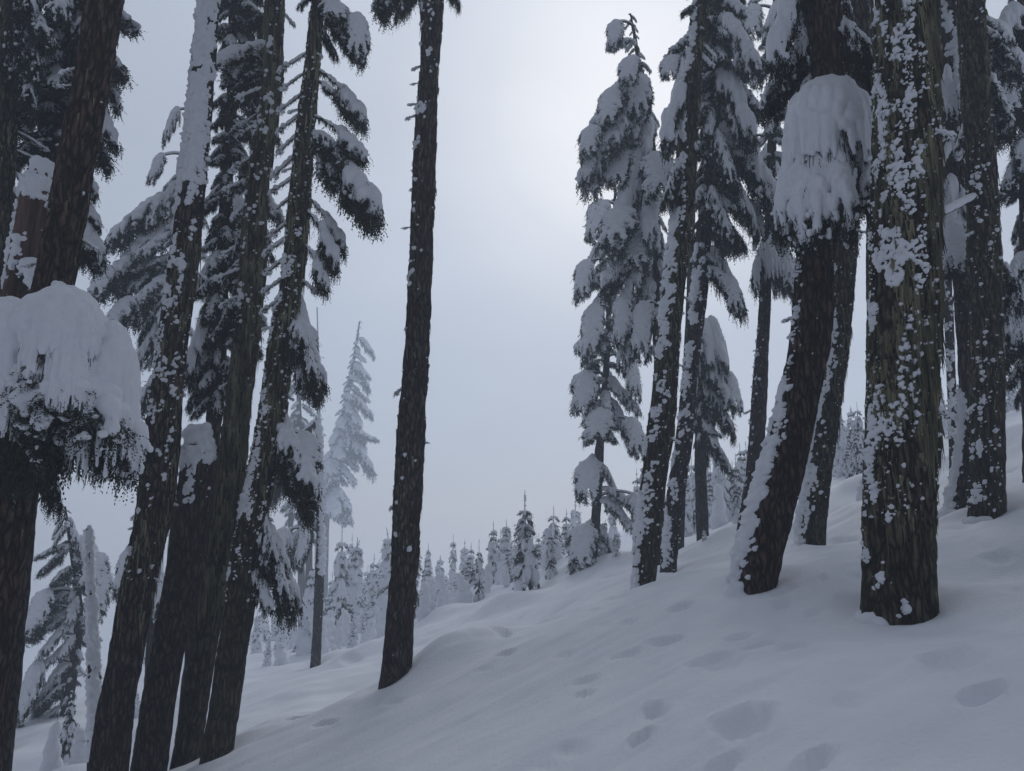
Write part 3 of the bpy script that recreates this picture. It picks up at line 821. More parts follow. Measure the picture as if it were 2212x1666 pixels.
# --- left group
t5, T5 = tree_at('snow-speckled trunk, rightmost of the left group, with bare drooping limbs', 11.5,
    [(684, 30, 26), (678, 107, 29), (662, 250, 37), (650, 394, 42), (632, 596, 44), (610, 721, 50), (587, 900, 52), (562, 1043, 58), (537, 1176, 60), (518, 1320, 62), (505, 1391, 60), (484, 1534, 60), (470, 1622, 61)],
    bark=M_BARK_MOSS, seg=64, ds=.035, sd=15.9, up=1.5)
trunk_snow(t5, T5, [(500, 1150, 250, 60, 620, .017), (950, 1250, 225, 44, 900, .019)], sparse=200, low=1300)
trunk_lichen(t5, T5, [(30, 1050, 460, .18)], wmul=1.2)
t4, T4 = tree_at('lichen-hung trunk, second from the right in the left group', 12.2,
    [(594, 0, 37), (588, 179, 38), (556, 394, 43), (546, 596, 48), (534, 721, 51), (512, 900, 50), (496, 1069, 54), (469, 1248, 56), (442, 1391, 54), (420, 1534, 53), (401, 1652, 57)],
    bark=M_BARK_MOSS, seg=60, ds=.035, sd=16.6)
trunk_snow(t4, T4, [(60, 700, 255, 60, 130, .026)], sparse=60, low=950)
trunk_lichen(t4, T4, [(0, 1300, 620, .24)], wmul=1.5)
t2, T2 = tree_at('long leaning trunk with its upper half plastered white, left of the picture', 11,
    [(452, 0, 42), (425, 300, 50), (398, 560, 56), (366, 793, 61), (349, 971, 67), (333, 1115, 70), (310, 1212, 67), (277, 1391, 68), (250, 1534, 71), (233, 1665, 77)],
    seg=84, ds=.03, amp=.024, sd=17.2, down=.8)
trunk_snow(t2, T2, [(-120, 400, 280, 50, 1700, .030), (0, 420, 240, 40, 700, .028), (380, 640, 270, 50, 990, .024), (560, 1000, 275, 55, 420, .020), (900, 1250, 270, 60, 45, .024)], sparse=90, low=1250)
trunk_lichen(t2, T2, [(500, 1380, 300, .16)])
t3, T3 = tree_at('broken-off trunk in the left group with a dome of snow on its top', 11.8,
    [(430, 962, 64), (417, 1069, 66), (392, 1248, 67), (365, 1391, 65), (340, 1534, 66), (322, 1665, 70)],
    seg=72, ds=.035, up=0, sd=18.8, name='broken_tree', down=.8)
trunk_snow(t3, T3, [(930, 1085, 262, 75, 700, .024), (930, 1000, 270, 90, 1100, .03)], sparse=20, low=1250)
t1, T1 = tree_at('dark leaning trunk at the far left edge behind the big snow bough', 8.3,
    [(225, 0, 71), (212, 107, 68), (170, 330, 70), (121, 590, 73), (42, 936, 88), (12, 1141, 96), (-18, 1291, 100), (-45, 1491, 106)],
    bark=M_BARK_RED, seg=84, ds=.03, amp=.026, sd=19.5)
trunk_snow(t1, T1, [(400, 600, 270, 50, 10, .03)], sparse=4)
trunk_lichen(t1, T1, [(0, 1200, 40, .10)])
t1b, T1b = tree_at('broken reddish snag with a snow cap at the upper left', 9.6,
    [(84, 385, 54), (66, 480, 58), (50, 590, 60), (10, 800, 62), (-40, 1100, 66), (-90, 1500, 70)],
    m=M_WOOD, seg=64, ds=.035, up=0, sd=20.4, name='broken_snag', flat_top=True)
trunk_snow(t1b, T1b, [(380, 620, 190, 30, 2200, .030), (495, 585, 250, 34, 900, .034), (385, 430, 270, 80, 900, .03)], sparse=4)
t0, T0 = tree_at('mossy trunk cut by the upper left edge of the picture', 10.5,
    [(22, 0, 34), (14, 215, 38), (4, 450, 42), (-25, 750, 46), (-60, 1100, 52), (-100, 1500, 54)], bark=M_BARK_MOSS, sd=21.1)
trunk_lichen(t0, T0, [(0, 700, 300, .14)])
t7, T7 = tree_at('slim mid-distance trunk between the left group and the centre trunk, top bent over', 25,
    [(686, 905, 9), (689, 960, 12), (692, 1069, 15), (690, 1248, 18), (682, 1436, 22)], seg=32, ds=.08, amp=.012, up=0, sd=22.5)
trunk_snow(t7, T7, [(890, 1240, 330, 44, 1500, .05)], sparse=40)
for k, (a, b, yy) in enumerate((((668, 1200, 14), (666, 1387, 20), 62), ((624, 1230, 12), (621, 1360, 17), 68))):
    tt, TT = tree_at(('pale hazy bare trunk just left of the slim bent trunk', 'pale hazy trunk farther left behind the left group')[k], yy,
                     [(a[0] + 4, 1120, 11), a, b], seg=20, ds=.15, amp=.01, up=.5, sd=23 + k)
t10, T10 = tree_at('snow-draped conifer at lower left behind a white snag', 22,
    [(140, 1094, 3), (152, 1170, 8), (166, 1260, 13), (170, 1350, 16), (158, 1450, 18), (143, 1535, 20)], seg=30, ds=.07, up=0, sd=25.3, name='snowy_conifer')
t11, T11 = tree_at('thin leaning snag wholly plastered with snow at lower left', 14,
    [(193, 1142, 13), (194, 1215, 15), (200, 1355, 21), (203, 1450, 25), (207, 1534, 28), (204, 1650, 25)], seg=40, up=0, sd=26.7, name='snow_plastered_snag')
trunk_snow(t11, T11, [(1138, 1640, 285, 60, 3200, .026), (1138, 1640, 330, 40, 2200, .024), (1138, 1640, 235, 30, 700, .02)], sparse=0)
t12, T12 = tree_at('short dead stub with a peaked snow cap at the left edge', 19,
    [(14, 1522, 26), (10, 1560, 26), (4, 1612, 28)], seg=30, up=0, sd=27.8, name='dead_stub', m=M_WOOD)
# hazy distant spires between left group and centre trunk
t8, T8 = tree_at('tall pale conifer in the fog left of the centre trunk', 112,
    [(777, 694, 3), (762, 790, 7), (747, 870, 9), (731, 950, 11), (715, 1010, 12), (706, 1100, 13), (700, 1290, 15)], seg=20, ds=.15, amp=.01, up=0, sd=28.8, name='hazy_conifer')
t9, T9 = tree_at('needle-thin dead spire fading into the fog above the slim bent trunk', 142,
    [(685, 664, 2.5), (687, 760, 4), (689, 900, 7), (686, 1100, 9), (684, 1290, 12)], seg=16, ds=.2, amp=.01, up=0, sd=29.9, name='hazy_conifer')
t9b, T9b = tree_at('foggy snow-laden conifer partly hidden behind the speckled trunk', 70,
    [(640, 700, 4), (645, 850, 9), (648, 1000, 12), (650, 1150, 14), (652, 1330, 16)], seg=24, ds=.12, amp=.01, up=0, sd=30.2, name='hazy_conifer')
t13, T13 = tree_at('snow-draped conifer whose white boughs spread out left of the plastered trunk', 18,
    [(424, 190, 5), (415, 300, 9), (400, 450, 13), (385, 620, 16), (368, 800, 19), (350, 1000, 22), (335, 1300, 26)], seg=30, ds=.07, up=0, sd=31.4, name='snowy_conifer')
t13b, T13b = tree_at('dark dense conifer filling the space between the plastered and the lichen-hung trunks', 13.6,
    [(505, -60, 16), (500, 200, 20), (485, 500, 26), (470, 800, 30), (440, 1200, 34), (410, 1500, 36)], seg=36, ds=.06, up=1, sd=32.6)
t1c, T1c = tree_at('dark conifer behind the far left trunk, its boughs edged with snow', 11.2,
    [(150, -60, 30), (140, 200, 34), (110, 500, 40), (70, 900, 46), (30, 1300, 50)], seg=40, ds=.06, up=1, sd=33.3)
t25, T25 = tree_at('dark heavy-crowned conifer leaning in at the right edge', 12.5,
    [(2215, -40, 28), (2220, 200, 32), (2226, 500, 38), (2232, 800, 44), (2238, 1000, 48)], seg=40, ds=.06, up=1, sd=34.1)
t26, T26 = tree_at('snowy conifer crown behind the slim bare trunk at upper right', 20,
    [(1676, -40, 10), (1672, 200, 14), (1665, 400, 16), (1651, 664, 19), (1634, 950, 24), (1614, 1120, 26)], seg=30, ds=.08, up=1, sd=35.9, name='snowy_conifer')
t27, T27 = tree_at('snow-covered conifer crown showing between the leaning and thickest trunks', 15,
    [(1876, -60, 16), (1880, 200, 20), (1884, 500, 24), (1886, 800, 28), (1880, 1100, 30)], seg=30, ds=.07, up=1, sd=36.5)

r = np.random.default_rng(77)
# snowy conifer right of the gap (bright sky behind)
crown(t14, T14, [(24, 4, 10), (70, 18, 18), (150, 55, 18), (230, 100, 25), (330, 150, 20), (430, 165, 30), (520, 90, 50), (640, 80, 50), (760, 80, 40)], 4.4,
      ['fdrape', 'fdrape', 'fclump', 'ffan'], r, (.8, 1.5))
bough_px(t14, T14, 95, 1310, 75, 'fclump', -.2, 1.2)
for row, tx, ty, k in ((180, 1262, 300, 'fdrape'), (250, 1245, 400, 'fdrape'), (240, 1300, 330, 'fdrape'), (300, 1252, 425, 'fclump'), (330, 1330, 420, 'fdrape'), (200, 1330, 290, 'fclump'),
                       (380, 1330, 560, 'fclump'), (420, 1400, 500, 'fdrape'), (450, 1290, 560, 'fdrape'), (540, 1345, 700, 'fdrape'), (520, 1300, 640, 'limb'), (650, 1330, 800, 'fdrape'), (640, 1385, 770, 'fclump')):
    bough_px(t14, T14, row, tx, ty, k, float(r.uniform(-.9, .2)), 1.1)
# slender one left
crown(t14b, T14b, [(405, 10, 15), (470, 60, 50), (560, 85, 60), (640, 80, 60), (760, 70, 60), (850, 80, 75), (930, 70, 80)], 4.6, ['fclump', 'ffan', 'fdrape', 'dark'], r, (.5, 1.1), width=1.2)
for row, tx, ty, k in ((600, 1240, 650, 'ffan'), (720, 1262, 790, 'fdrape'), (830, 1236, 880, 'fclump'), (880, 1258, 960, 'ffan'), (840, 1385, 900, 'ffan'), (870, 1372, 985, 'fdrape'), (1005, 1242, 1085, 'fclump'), (1010, 1300, 1090, 'fdrape'), (1090, 1372, 1150, 'fclump'), (1060, 1385, 1110, 'ffan'), (1130, 1250, 1225, 'fdrape'), (1140, 1305, 1225, 'fdrape')):
    bough_px(t14b, T14b, row, tx, ty, k, float(r.uniform(-.5, .1)), 1.2)
for b in ((1308, 1352, 43, 128), (1334, 1388, 122, 205), (1290, 1350, 190, 300), (1346, 1412, 158, 285), (1250, 1306, 270, 360), (1254, 1294, 318, 415), (1304, 1372, 322, 425), (1376, 1458, 328, 452),
          (1292, 1388, 446, 556), (1346, 1418, 486, 600), (1322, 1372, 640, 760), (1362, 1418, 650, 790)):
    hood(t14, T14, *b, dy=float(r.uniform(-.9, -.3)))
for b in ((1256, 1312, 655, 790), (1262, 1330, 430, 540), (1240, 1290, 560, 660), (1232, 1300, 800, 900), (1240, 1308, 990, 1085), (1256, 1330, 880, 960), (1330, 1392, 900, 990), (1226, 1300, 1130, 1230), (1340, 1398, 1062, 1150), (1330, 1376, 760, 870)):
    hood(t14b, T14b, *b, dy=float(r.uniform(-.8, -.2)))
crown(t14, T14, [(26, 14, 14), (90, 22, 22), (150, 30, 26), (230, 26, 22)], 9, ['ffan', 'fclump', 'ffan', 'fdrape'], r, (.5, 1.0))
# dark crown above the flecked trunk
crown(t16, T16, [(-60, 70, 70), (60, 80, 100), (200, 100, 100), (330, 60, 100), (450, 50, 95), (560, 20, 60)], 9, ['dark', 'dark', 'drape', 'dark', 'clump'], r, (.7, 1.2))
for row, tx, ty, k in ((60, 1602, 200, 'drape'), (200, 1606, 330, 'clump'), (300, 1642, 540, 'drape'), (250, 1612, 380, 'dark'), (380, 1640, 520, 'fan'), (60, 1432, 130, 'fan'), (150, 1425, 330, 'clump'),
                       (560, 1590, 690, 'fan'), (590, 1600, 640, 'fan'), (420, 1560, 560, 'dark'), (300, 1560, 450, 'dark')):
    bough_px(t16, T16, row, tx, ty, k, float(r.uniform(-.8, .3)), 1.0)
crown(t15, T15, [(-80, 50, 60), (30, 55, 50), (120, 25, 30)], 6, ['dark', 'drape'], r, (.6, 1.1))
bough_px(t15, T15, 95, 1552, 135, 'stick', -.2); bough_px(t15, T15, 130, 1546, 150, 'clump', -.2, .8); bough_px(t15, T15, 300, 1508, 330, 'clump', -.2, .8)
bough_px(t15, T15, 350, 1440, 455, 'dark', -.3); bough_px(t15, T15, 220, 1430, 320, 'clump', -.3)
# snow-domed crown
crown(t18, T18, [(704, 8, 8), (740, 30, 35), (800, 45, 60), (880, 45, 75), (950, 30, 70)], 9, ['clump', 'dark', 'drape', 'dark'], r, (.8, 1.5), width=1.2)
for row, tx, ty, k in ((715, 1572, 800, 'clump'), (712, 1490, 790, 'drape'), (720, 1530, 800, 'clump'), (800, 1590, 890, 'drape'), (850, 1585, 950, 'dark'), (930, 1560, 940, 'fan')):
    bough_px(t18, T18, row, tx, ty, k, -.7, 1.3)
bough_px(t18, T18, 700, 1563, 730, 'dark', .1)
hood(t18, T18, 1478, 1572, 700, 850, dy=-.1, kind='umbrella'); hood(t18, T18, 1550, 1594, 800, 900, dy=-.2); hood(t18, T18, 1474, 1510, 780, 890, dy=-.2)
for b in ((1552, 1610, 215, 350), (1590, 1642, 430, 540), (1540, 1600, 590, 690), (1430, 1478, 250, 350), (1556, 1606, 60, 190), (1424, 1474, 120, 190)):
    hood(t16, T16, *b, dy=float(r.uniform(-.6, .1)))
for b in ((1632, 1690, 535, 625), (1664, 1724, 545, 645)): hood(t19, T19, *b, dy=-.3, kind='umbrella')
for b in ((1600, 1650, 10, 110), (1590, 1640, 290, 400), (1640, 1700, 60, 150)): hood(t26, T26, *b, dy=-.3)
# slim trunk: crown and one bough
crown(t19, T19, [(-20, 60, 50), (150, 50, 50), (300, 50, 50), (420, 45, 40)], 6, ['dark', 'drape', 'clump', 'fan'], r, (.6, 1.1))
for row, tx, ty, k in ((540, 1722, 640, 'clump'), (542, 1632, 640, 'fan'), (560, 1700, 655, 'dark'), (545, 1675, 610, 'clump')):
    bough_px(t19, T19, row, tx, ty, k, -.5, 1.2)
crown(t26, T26, [(-60, 60, 60), (100, 70, 60), (250, 70, 60), (400, 60, 50), (480, 30, 30)], 5, ['fdrape', 'fclump', 'dark', 'ffan'], r, (.7, 1.2))
# leaning trunk: boughs left at the top
for row, tx, ty, k, w in ((-40, 1690, 170, 'clump', 1.0), (40, 1712, 200, 'drape', .9), (20, 1738, 130, 'clump', .8), (120, 1650, 260, 'dark', 1.0), (90, 1640, 250, 'fan', .9), (150, 1700, 290, 'dark', 1.0), (-60, 1850, 60, 'drape', .8), (60, 1840, 260, 'dark', .7)):
    bough_px(t20, T20, row, tx, ty, k, float(r.uniform(-.2, .5)), w)
for b in ((1700, 1745, 20, 160), (1664, 1712, 70, 190)): hood(t20, T20, *b, dy=.5)
crown(t27, T27, [(-80, 30, 40), (100, 35, 40), (300, 20, 30), (470, 20, 25)], 6, ['clump', 'drape', 'fan'], r, (.9, 1.4))
crown(t27, T27, [(480, 8, 12), (900, 8, 14)], 2.0, ['stick'], r, (.5, 1))
# right edge trees
crown(t23b, T23b, [(-60, 30, 40), (200, 30, 40), (500, 36, 30), (700, 20, 20)], 6, ['drape', 'clump', 'dark', 'drape'], r, (.9, 1.4))
crown(t23, T23, [(-60, 40, 30), (150, 40, 30)], 5, ['clump', 'dark'], r, (.8, 1.3))
for row, tx, ty, k, w in ((180, 2045, 250, 'clump', .7), (462, 2040, 600, 'drape', 1.2), (470, 2080, 600, 'clump', 1.0), (430, 2038, 560, 'clump', .9), (320, 2025, 450, 'stick', 1), (400, 2090, 470, 'limb', .8), (560, 2100, 640, 'dark', .8)):
    bough_px(t23, T23, row, tx, ty, k, -.5, w)
crown(t24, T24, [(-80, 25, 40), (60, 20, 40)], 5, ['dark', 'clump'], r, (.6, 1.1))
for row, tx, ty, k, w in ((40, 2178, 110, 'clump', .9), (60, 2205, 190, 'drape', 1.1), (170, 2190, 300, 'clump', 1.1), (260, 2060, 330, 'clump', .6), (560, 2212, 690, 'fan', 1.0)):
    bough_px(t24, T24, row, tx, ty, k, .4, w)
make_limb(t24, pt(2104, 428, 10.9), pt(2037, 463, 10.4), .030, .0, 2.0)
crown(t25, T25, [(-60, 60, 70), (100, 90, 80), (300, 75, 80), (420, 80, 80), (600, 80, 80), (850, 60, 70)], 5.5, ['dark', 'dark', 'drape', 'clump'], r, (.7, 1.2))
for row, tx, ty, k in ((50, 2140, 170, 'clump'), (190, 2150, 320, 'dark'), (200, 2140, 260, 'clump'), (330, 2165, 430, 'dark'), (560, 2165, 640, 'fan'), (600, 2180, 780, 'drape'), (680, 2168, 800, 'dark')):
    bough_px(t25, T25, row, tx, ty, k, -.2)

for b in ((2016, 2088, 470, 610), (2024, 2060, 170, 290)): hood(t23, T23, *b, dy=-.5)
for b in ((2126, 2180, 44, 120), (2160, 2212, 100, 200)): hood(t24, T24, *b, dy=.3)
for b in ((2140, 2200, 178, 270), (2166, 2222, 640, 760), (2180, 2240, 300, 420)): hood(t25, T25, *b, dy=-.2)
# --- left side crowns
crown(t5, T5, [(-60, 60, 90), (40, 60, 80)], 6, ['dark', 'drape', 'clump'], r, (.5, 1.0))
for row, tx, ty, k, w in ((20, 792, 150, 'clump', 1.1), (25, 760, 120, 'drape', 1.1), (60, 730, 130, 'dark', 1.0), (170, 722, 205, 'limb', .8),
                          (150, 795, 290, 'limb', 1.0), (170, 765, 250, 'limb', .9), (250, 800, 360, 'limb', 1.0), (310, 830, 500, 'limb', 1.1), (330, 815, 500, 'drape', .8), (290, 775, 400, 'dark', .7),
                          (420, 748, 560, 'limb', 1.0), (450, 735, 600, 'limb', .9), (520, 715, 640, 'limb', .9), (600, 690, 640, 'stick', .8)):
    bough_px(t5, T5, row, tx, ty, k, float(r.uniform(-.35, .35)), w)
for row in range(110, 660, 44):   # the fishbone of snow-topped limbs on its left
    x0 = at_h(T5, h_of_py(T5, row))
    bough_px(t5, T5, row, 600 - (row - 110) * .07 + r.uniform(-8, 8), row + r.uniform(42, 64), 'stick', float(r.uniform(.1, .6)), 1.0)
for row, tx, ty, k, w in ((690, 688, 850, 'drape', .9), (700, 668, 860, 'dark', 1.0), (720, 650, 870, 'dark', 1.0), (660, 680, 780, 'clump', .8),
                          (930, 690, 1090, 'drape', 1.1), (940, 680, 1110, 'dark', 1.1), (950, 640, 1130, 'dark', 1.2), (925, 660, 1060, 'clump', 1.0),
                          (1140, 600, 1340, 'drape', .9), (1150, 585, 1340, 'dark', .9), (1245, 590, 1330, 'clump', .8), (1110, 585, 1210, 'fan', .8)):
    bough_px(t5, T5, row, tx, ty, k, float(r.uniform(-.3, .3)), w)
for row, tx, ty, k, w in ((30, 520, 70, 'dark', 1.0), (110, 472, 185, 'clump', 1.3), (112, 500, 190, 'clump', 1.2), (150, 480, 250, 'dark', 1.2), (235, 490, 300, 'limb', .9), (330, 500, 370, 'stick', 1), (385, 485, 430, 'stick', 1), (395, 470, 420, 'fan', .8),
                          (20, 640, 60, 'stick', 1), (480, 500, 560, 'fan', .9), (560, 470, 640, 'fan', .9), (640, 452, 760, 'dark', 1)):
    bough_px(t4, T4, row, tx, ty, k, float(r.uniform(0, .5)), w)
for b in ((740, 802, 28, 165), (690, 760, 6, 70)): hood(t5, T5, *b, dy=-.2)
for b in ((462, 572, 104, 190),): hood(t4, T4, *b, dy=.1)
hood(t5, T5, 636, 690, 700, 860, dy=.2); hood(t5, T5, 620, 692, 930, 1050, dy=.1); hood(t5, T5, 548, 606, 1130, 1290, dy=.3)
crown(t13b, T13b, [(-60, 60, 110), (60, 55, 120), (200, 45, 110), (400, 62, 135), (600, 70, 135), (760, 66, 95), (880, 45, 60)], 9.5, ['dark', 'dark', 'dark', 'fan', 'drape'], r, (.7, 1.2))
for row, tx, ty, k in ((760, 425, 850, 'drape'), (800, 415, 890, 'dark'), (700, 440, 830, 'clump'), (560, 425, 640, 'fan')):
    bough_px(t13b, T13b, row, tx, ty, k, -.2)
crown(t13, T13, [(180, 4, 8), (240, 30, 50), (350, 60, 60), (450, 90, 60), (560, 130, 80), (680, 140, 60), (820, 100, 50), (960, 70, 40), (1150, 60, 30)], 4.6, ['fdrape', 'ffan', 'fclump', 'fdrape'], r, (.45, .9))
for row, tx, ty, k in ((400, 322, 500, 'drape'), (440, 232, 540, 'fan'), (480, 300, 560, 'drape'), (520, 225, 620, 'clump'), (560, 215, 655, 'drape'), (620, 262, 720, 'fan'), (640, 300, 745, 'dark'), (700, 285, 800, 'fan'), (800, 310, 930, 'dark'), (1180, 268, 1290, 'drape'), (1200, 330, 1340, 'drape')):
    bough_px(t13, T13, row, tx, ty, k, float(r.uniform(-.6, .4)))
for b in ((318, 380, 415, 520), (236, 312, 480, 560), (206, 290, 575, 660), (290, 350, 560, 650), (240, 330, 640, 730), (372, 400, 230, 330), (330, 372, 330, 410), (262, 330, 1170, 1290)):
    hood(t13, T13, *b, dy=float(r.uniform(-.6, .2)))
crown(t1c, T1c, [(-60, 150, 130), (100, 150, 110), (200, 140, 90), (320, 120, 90), (430, 100, 80), (560, 70, 90)], 8.5, ['dark', 'dark', 'dark', 'fan', 'dark'], r, (.7, 1.2))
for row, tx, ty, k in ((-20, 300, 70, 'drape'), (60, 262, 170, 'dark'), (100, 262, 240, 'drape'), (180, 252, 330, 'drape'), (250, 240, 370, 'dark'), (330, 205, 430, 'drape'), (400, 212, 500, 'drape'), (450, 222, 580, 'drape'), (470, 210, 585, 'dark'), (160, 60, 190, 'clump'), (170, 50, 230, 'clump')):
    bough_px(t1c, T1c, row, tx, ty, k, float(r.uniform(-.5, .3)))
for k in range(11):
    bough_px(t0, T0, 150 + k * 42, 60 + r.uniform(-10, 60), 190 + k * 42 + r.uniform(10, 40), 'stick', float(r.uniform(0, .6)))
for row, tx, ty, k in ((60, 70, 200, 'dark'), (120, 60, 260, 'dark'), (0, 110, 110, 'dark'), (20, -60, 120, 'dark'), (40, 80, 160, 'dark'), (-60, 60, 60, 'dark')):
    bough_px(t0, T0, row, tx, ty, k, -.2)
for k in range(9):
    row = 200 + k * 62 + r.uniform(-14, 14)
    bough_px(t4, T4, row, 500 - k * 5 + r.uniform(-22, 16), row + r.uniform(14, 44), 'stick', float(r.uniform(-.3, .4)), 1.0)
for tt, TT, rows, n in ((t4, T4, (80, 1150), 12), (t5, T5, (60, 1150), 10), (t2, T2, (450, 1300), 8), (t15, T15, (60, 1000), 9), (t21, T21, (250, 1000), 7), (t24, T24, (50, 950), 8), (t19, T19, (480, 1080), 6), (t20, T20, (560, 900), 4), (t1, T1, (60, 600), 6), (t22, T22, (40, 900), 5), (t6, T6, (60, 1300), 9)):
    for k in range(n):
        row = rows[0] + (rows[1] - rows[0]) * (k + r.random()) / n
        C_ = at_h(TT, h_of_py(TT, row)); az = r.choice([0, math.pi]) + r.normal() * .5
        ln = C_[3] + r.uniform(.04, .22)
        put_bough(tt, C_[:3], float(az), float(ln), float(ln * r.uniform(.2, .6)), 'stick', .9)
# centre trunk: a few boughs dropping in at the top edge, short stubs
for row, tx, ty, k, w in ((-75, 812, 45, 'dark', .8), (-60, 868, 50, 'dark', .9), (-60, 978, 22, 'dark', .7), (-90, 800, 20, 'drape', .8)):
    bough_px(t6, T6, row, tx, ty, k, -.1, w)
for row, s in ((140, -28), (246, -36), (400, -22), (585, -20), (700, -20), (790, -22), (905, -22)):
    bough_px(t6, T6, row, 915 - (row - 140) * .04 + s, row + 14, 'stick', -.05, 1.1)
# distant ones
crown(t8, T8, [(692, 5, 6), (740, 8, 24), (800, 12, 46), (900, 20, 55), (1000, 34, 84), (1100, 34, 64)], 3.0, ['fclump', 'fdrape', 'ffan', 'fclump'], r, (.45, .9), width=1.7)
for row, tx, ty, k in ((735, 812, 775, 'fan'), (800, 802, 850, 'fan'), (860, 806, 905, 'fan'), (930, 816, 955, 'fan'), (950, 812, 1030, 'fan'), (905, 790, 960, 'drape'), (1060, 757, 1110, 'drape'), (990, 720, 1050, 'clump'), (1000, 710, 1075, 'drape')):
    bough_px(t8, T8, row, tx, ty, k, -.6, 1.3)
crown(t9, T9, [(700, 3, 3), (760, 5, 5), (830, 14, 18), (950, 20, 22)], 1.8, ['fan'], r, (.3, .6))
crown(t9b, T9b, [(690, 8, 8), (780, 30, 40), (880, 50, 40), (1000, 60, 45), (1120, 60, 40), (1200, 60, 30)], 3.4, ['ffan', 'fdrape', 'dark', 'limb'], r, (.5, 1.0), width=1.2)
bough_px(t7, T7, 915, 610, 1100, 'limb', -.4, .7); bough_px(t7, T7, 1130, 600, 1280, 'drape', -.3, 1.0); bough_px(t7, T7, 1125, 640, 1240, 'dark', -.3, 1.2); hood(t7, T7, 575, 652, 1138, 1275, dy=-.3); hood(t7, T7, 650, 684, 1112, 1225, dy=-.3)
bough_px(t7, T7, 1000, 655, 1100, 'stick', 0)
bough_px(t7, T7, 912, 655, 985, 'stick', 0)
# lower left conifer
crown(t10, T10, [(1090, 12, 12), (1130, 28, 30), (1200, 60, 45), (1270, 75, 50), (1340, 90, 60), (1400, 110, 40), (1480, 60, 20), (1540, 70, 20)], 8, ['ffan', 'fdrape', 'ffan', 'dark'], r, (.45, .9), width=1.1)
for row, tx, ty, k in ((1125, 165, 1165, 'fan'), (1120, 122, 1160, 'fan'), (1140, 112, 1185, 'fan'), (1150, 184, 1205, 'fan'), (1180, 72, 1210, 'fan'), (1190, 235, 1300, 'clump'), (1200, 245, 1250, 'drape'), (1280, 62, 1360, 'drape'), (1320, 42, 1395, 'drape'), (1440, 58, 1580, 'drape'), (1250, 80, 1330, 'clump')):
    bough_px(t10, T10, row, tx, ty, k, float(r.uniform(-.5, .2)))
for b in ((66, 150, 1270, 1370), (44, 90, 1310, 1395), (60, 120, 1420, 1560), (176, 240, 1190, 1270), (190, 246, 1230, 1330)): hood(t10, T10, *b, dy=float(r.uniform(-.5, .1)))
# snow on broken tops
def blob_child(parent, name, C, Rd, voxel, lump=.012, ls=9, sq=None, smooth_it=5):
    C = np.asarray(C) - np.array(parent.location)
    return link(name, blobmesh(name, C, Rd, voxel, [M_SNOW], smooth_it, lump, ls, sq), parent)
def dome(tree, T, hgt, over=1.06, n=26, sd=1, fall=.12):
    rr = np.random.default_rng(sd)
    top = T.C[-1]; rad = top[3]
    C = []; Rd = []
    for k in range(n):
        a = rr.uniform(0, 6.28); q = math.sqrt(rr.random()) * rad * .72
        s = rad * rr.uniform(.34, .46)
        C.append([top[0] + math.cos(a) * q * over, top[1] + math.sin(a) * q * over, top[2] + hgt * rr.uniform(-.25, .62) - fall * (q / rad) ** 2]); Rd.append(s)
    C.append([top[0], top[1], top[2] + hgt * .35]); Rd.append(rad * .8)
    for k in range(34):
        a = k * .37 * 2; q = rad * rr.uniform(.82, .95)
        C.append([top[0] + math.cos(a) * q, top[1] + math.sin(a) * q, top[2] - rr.uniform(-.04, .26)]); Rd.append(rad * rr.uniform(.24, .33))
    return blob_child(tree, 'snow_cap', C, Rd, .02)
dome(t3, T3, .48, sd=2, n=44, fall=.02); dome(t1b, T1b, .46, sd=4, fall=.10, n=44); dome(t12, T12, .42, sd=5); dome(t11, T11, .10, sd=6)


# --- the two great snow hoods close to the camera
lib('near', 3, droop=.95, p=1.9, rise=.22, nf=30, flen=.50, g=.27, rs=.105, tip=.36, fol=1.0, hang=.17, fan=1.5, blade=.036, frost=.08, voxel=.0135, start=.12, snow_from=.02, lich=2)
o = hood(t20, T20, 1692, 1888, 165, 400, -.42, 'umbrella_big', 130); o['label'] = 'bough buried under a huge hanging hood of snow'
for tx, ty, dy, w, row in ((1684, 514, -.55, .95, 300), (1722, 530, -.80, .95, 292), (1775, 524, -.92, 1.0, 285), (1830, 518, -.85, .95, 292), (1872, 504, -.55, .95, 305), (1700, 474, -.30, .9, 300)):
    bough_px(t20, T20, row, tx, ty, 'near', dy, w)
o = hood(t1, T1, 20, 232, 618, 800, -.72, 'umbrella_big', 75); o['label'] = 'top of the near bough under a thick mound of snow'
for tx, ty, dy, w, row in ((300, 1035, -.30, 1.1, 700), (262, 960, -.75, 1.05, 705), (170, 890, -1.0, 1.25, 725), (70, 930, -1.1, 1.25, 730), (-40, 900, -.9, 1.2, 720), (225, 1010, -.1, 1.0, 730)):
    o = bough_px(t1, T1, row, tx, ty, 'near', dy, w)
LIB['dark2'] = LIB['dark'][:]
bough_px(t20, T20, 330, 1745, 505, 'dark', -.5, 1.6); bough_px(t20, T20, 340, 1840, 470, 'dark', -.4, 1.6)
for b in ((-70, 110, 640, 900, -.75), (60, 240, 616, 850, -.70), (170, 304, 690, 1036, -.35), (-40, 60, 760, 960, -.9), (110, 190, 720, 900, -.95)):
    o = hood(t1, T1, *b[:4], b[4], 'umbrella_big', b[0] * 3)
    o['label'] = 'near bough weighed down by a thick sheet of snow'
bough_px(t1, T1, 740, 190, 960, 'dark', -.6, 1.3); bough_px(t1, T1, 720, 90, 1010, 'dark', -.8, 1.5); bough_px(t1, T1, 760, 60, 1050, 'dark', -.7, 1.4)
bough_px(t1, T1, 700, 215, 1000, 'dark', -.3, 1.5); bough_px(t1, T1, 720, 130, 960, 'dark', -.5, 1.5); bough_px(t1, T1, 700, 250, 980, 'dark', -.1, 1.2)
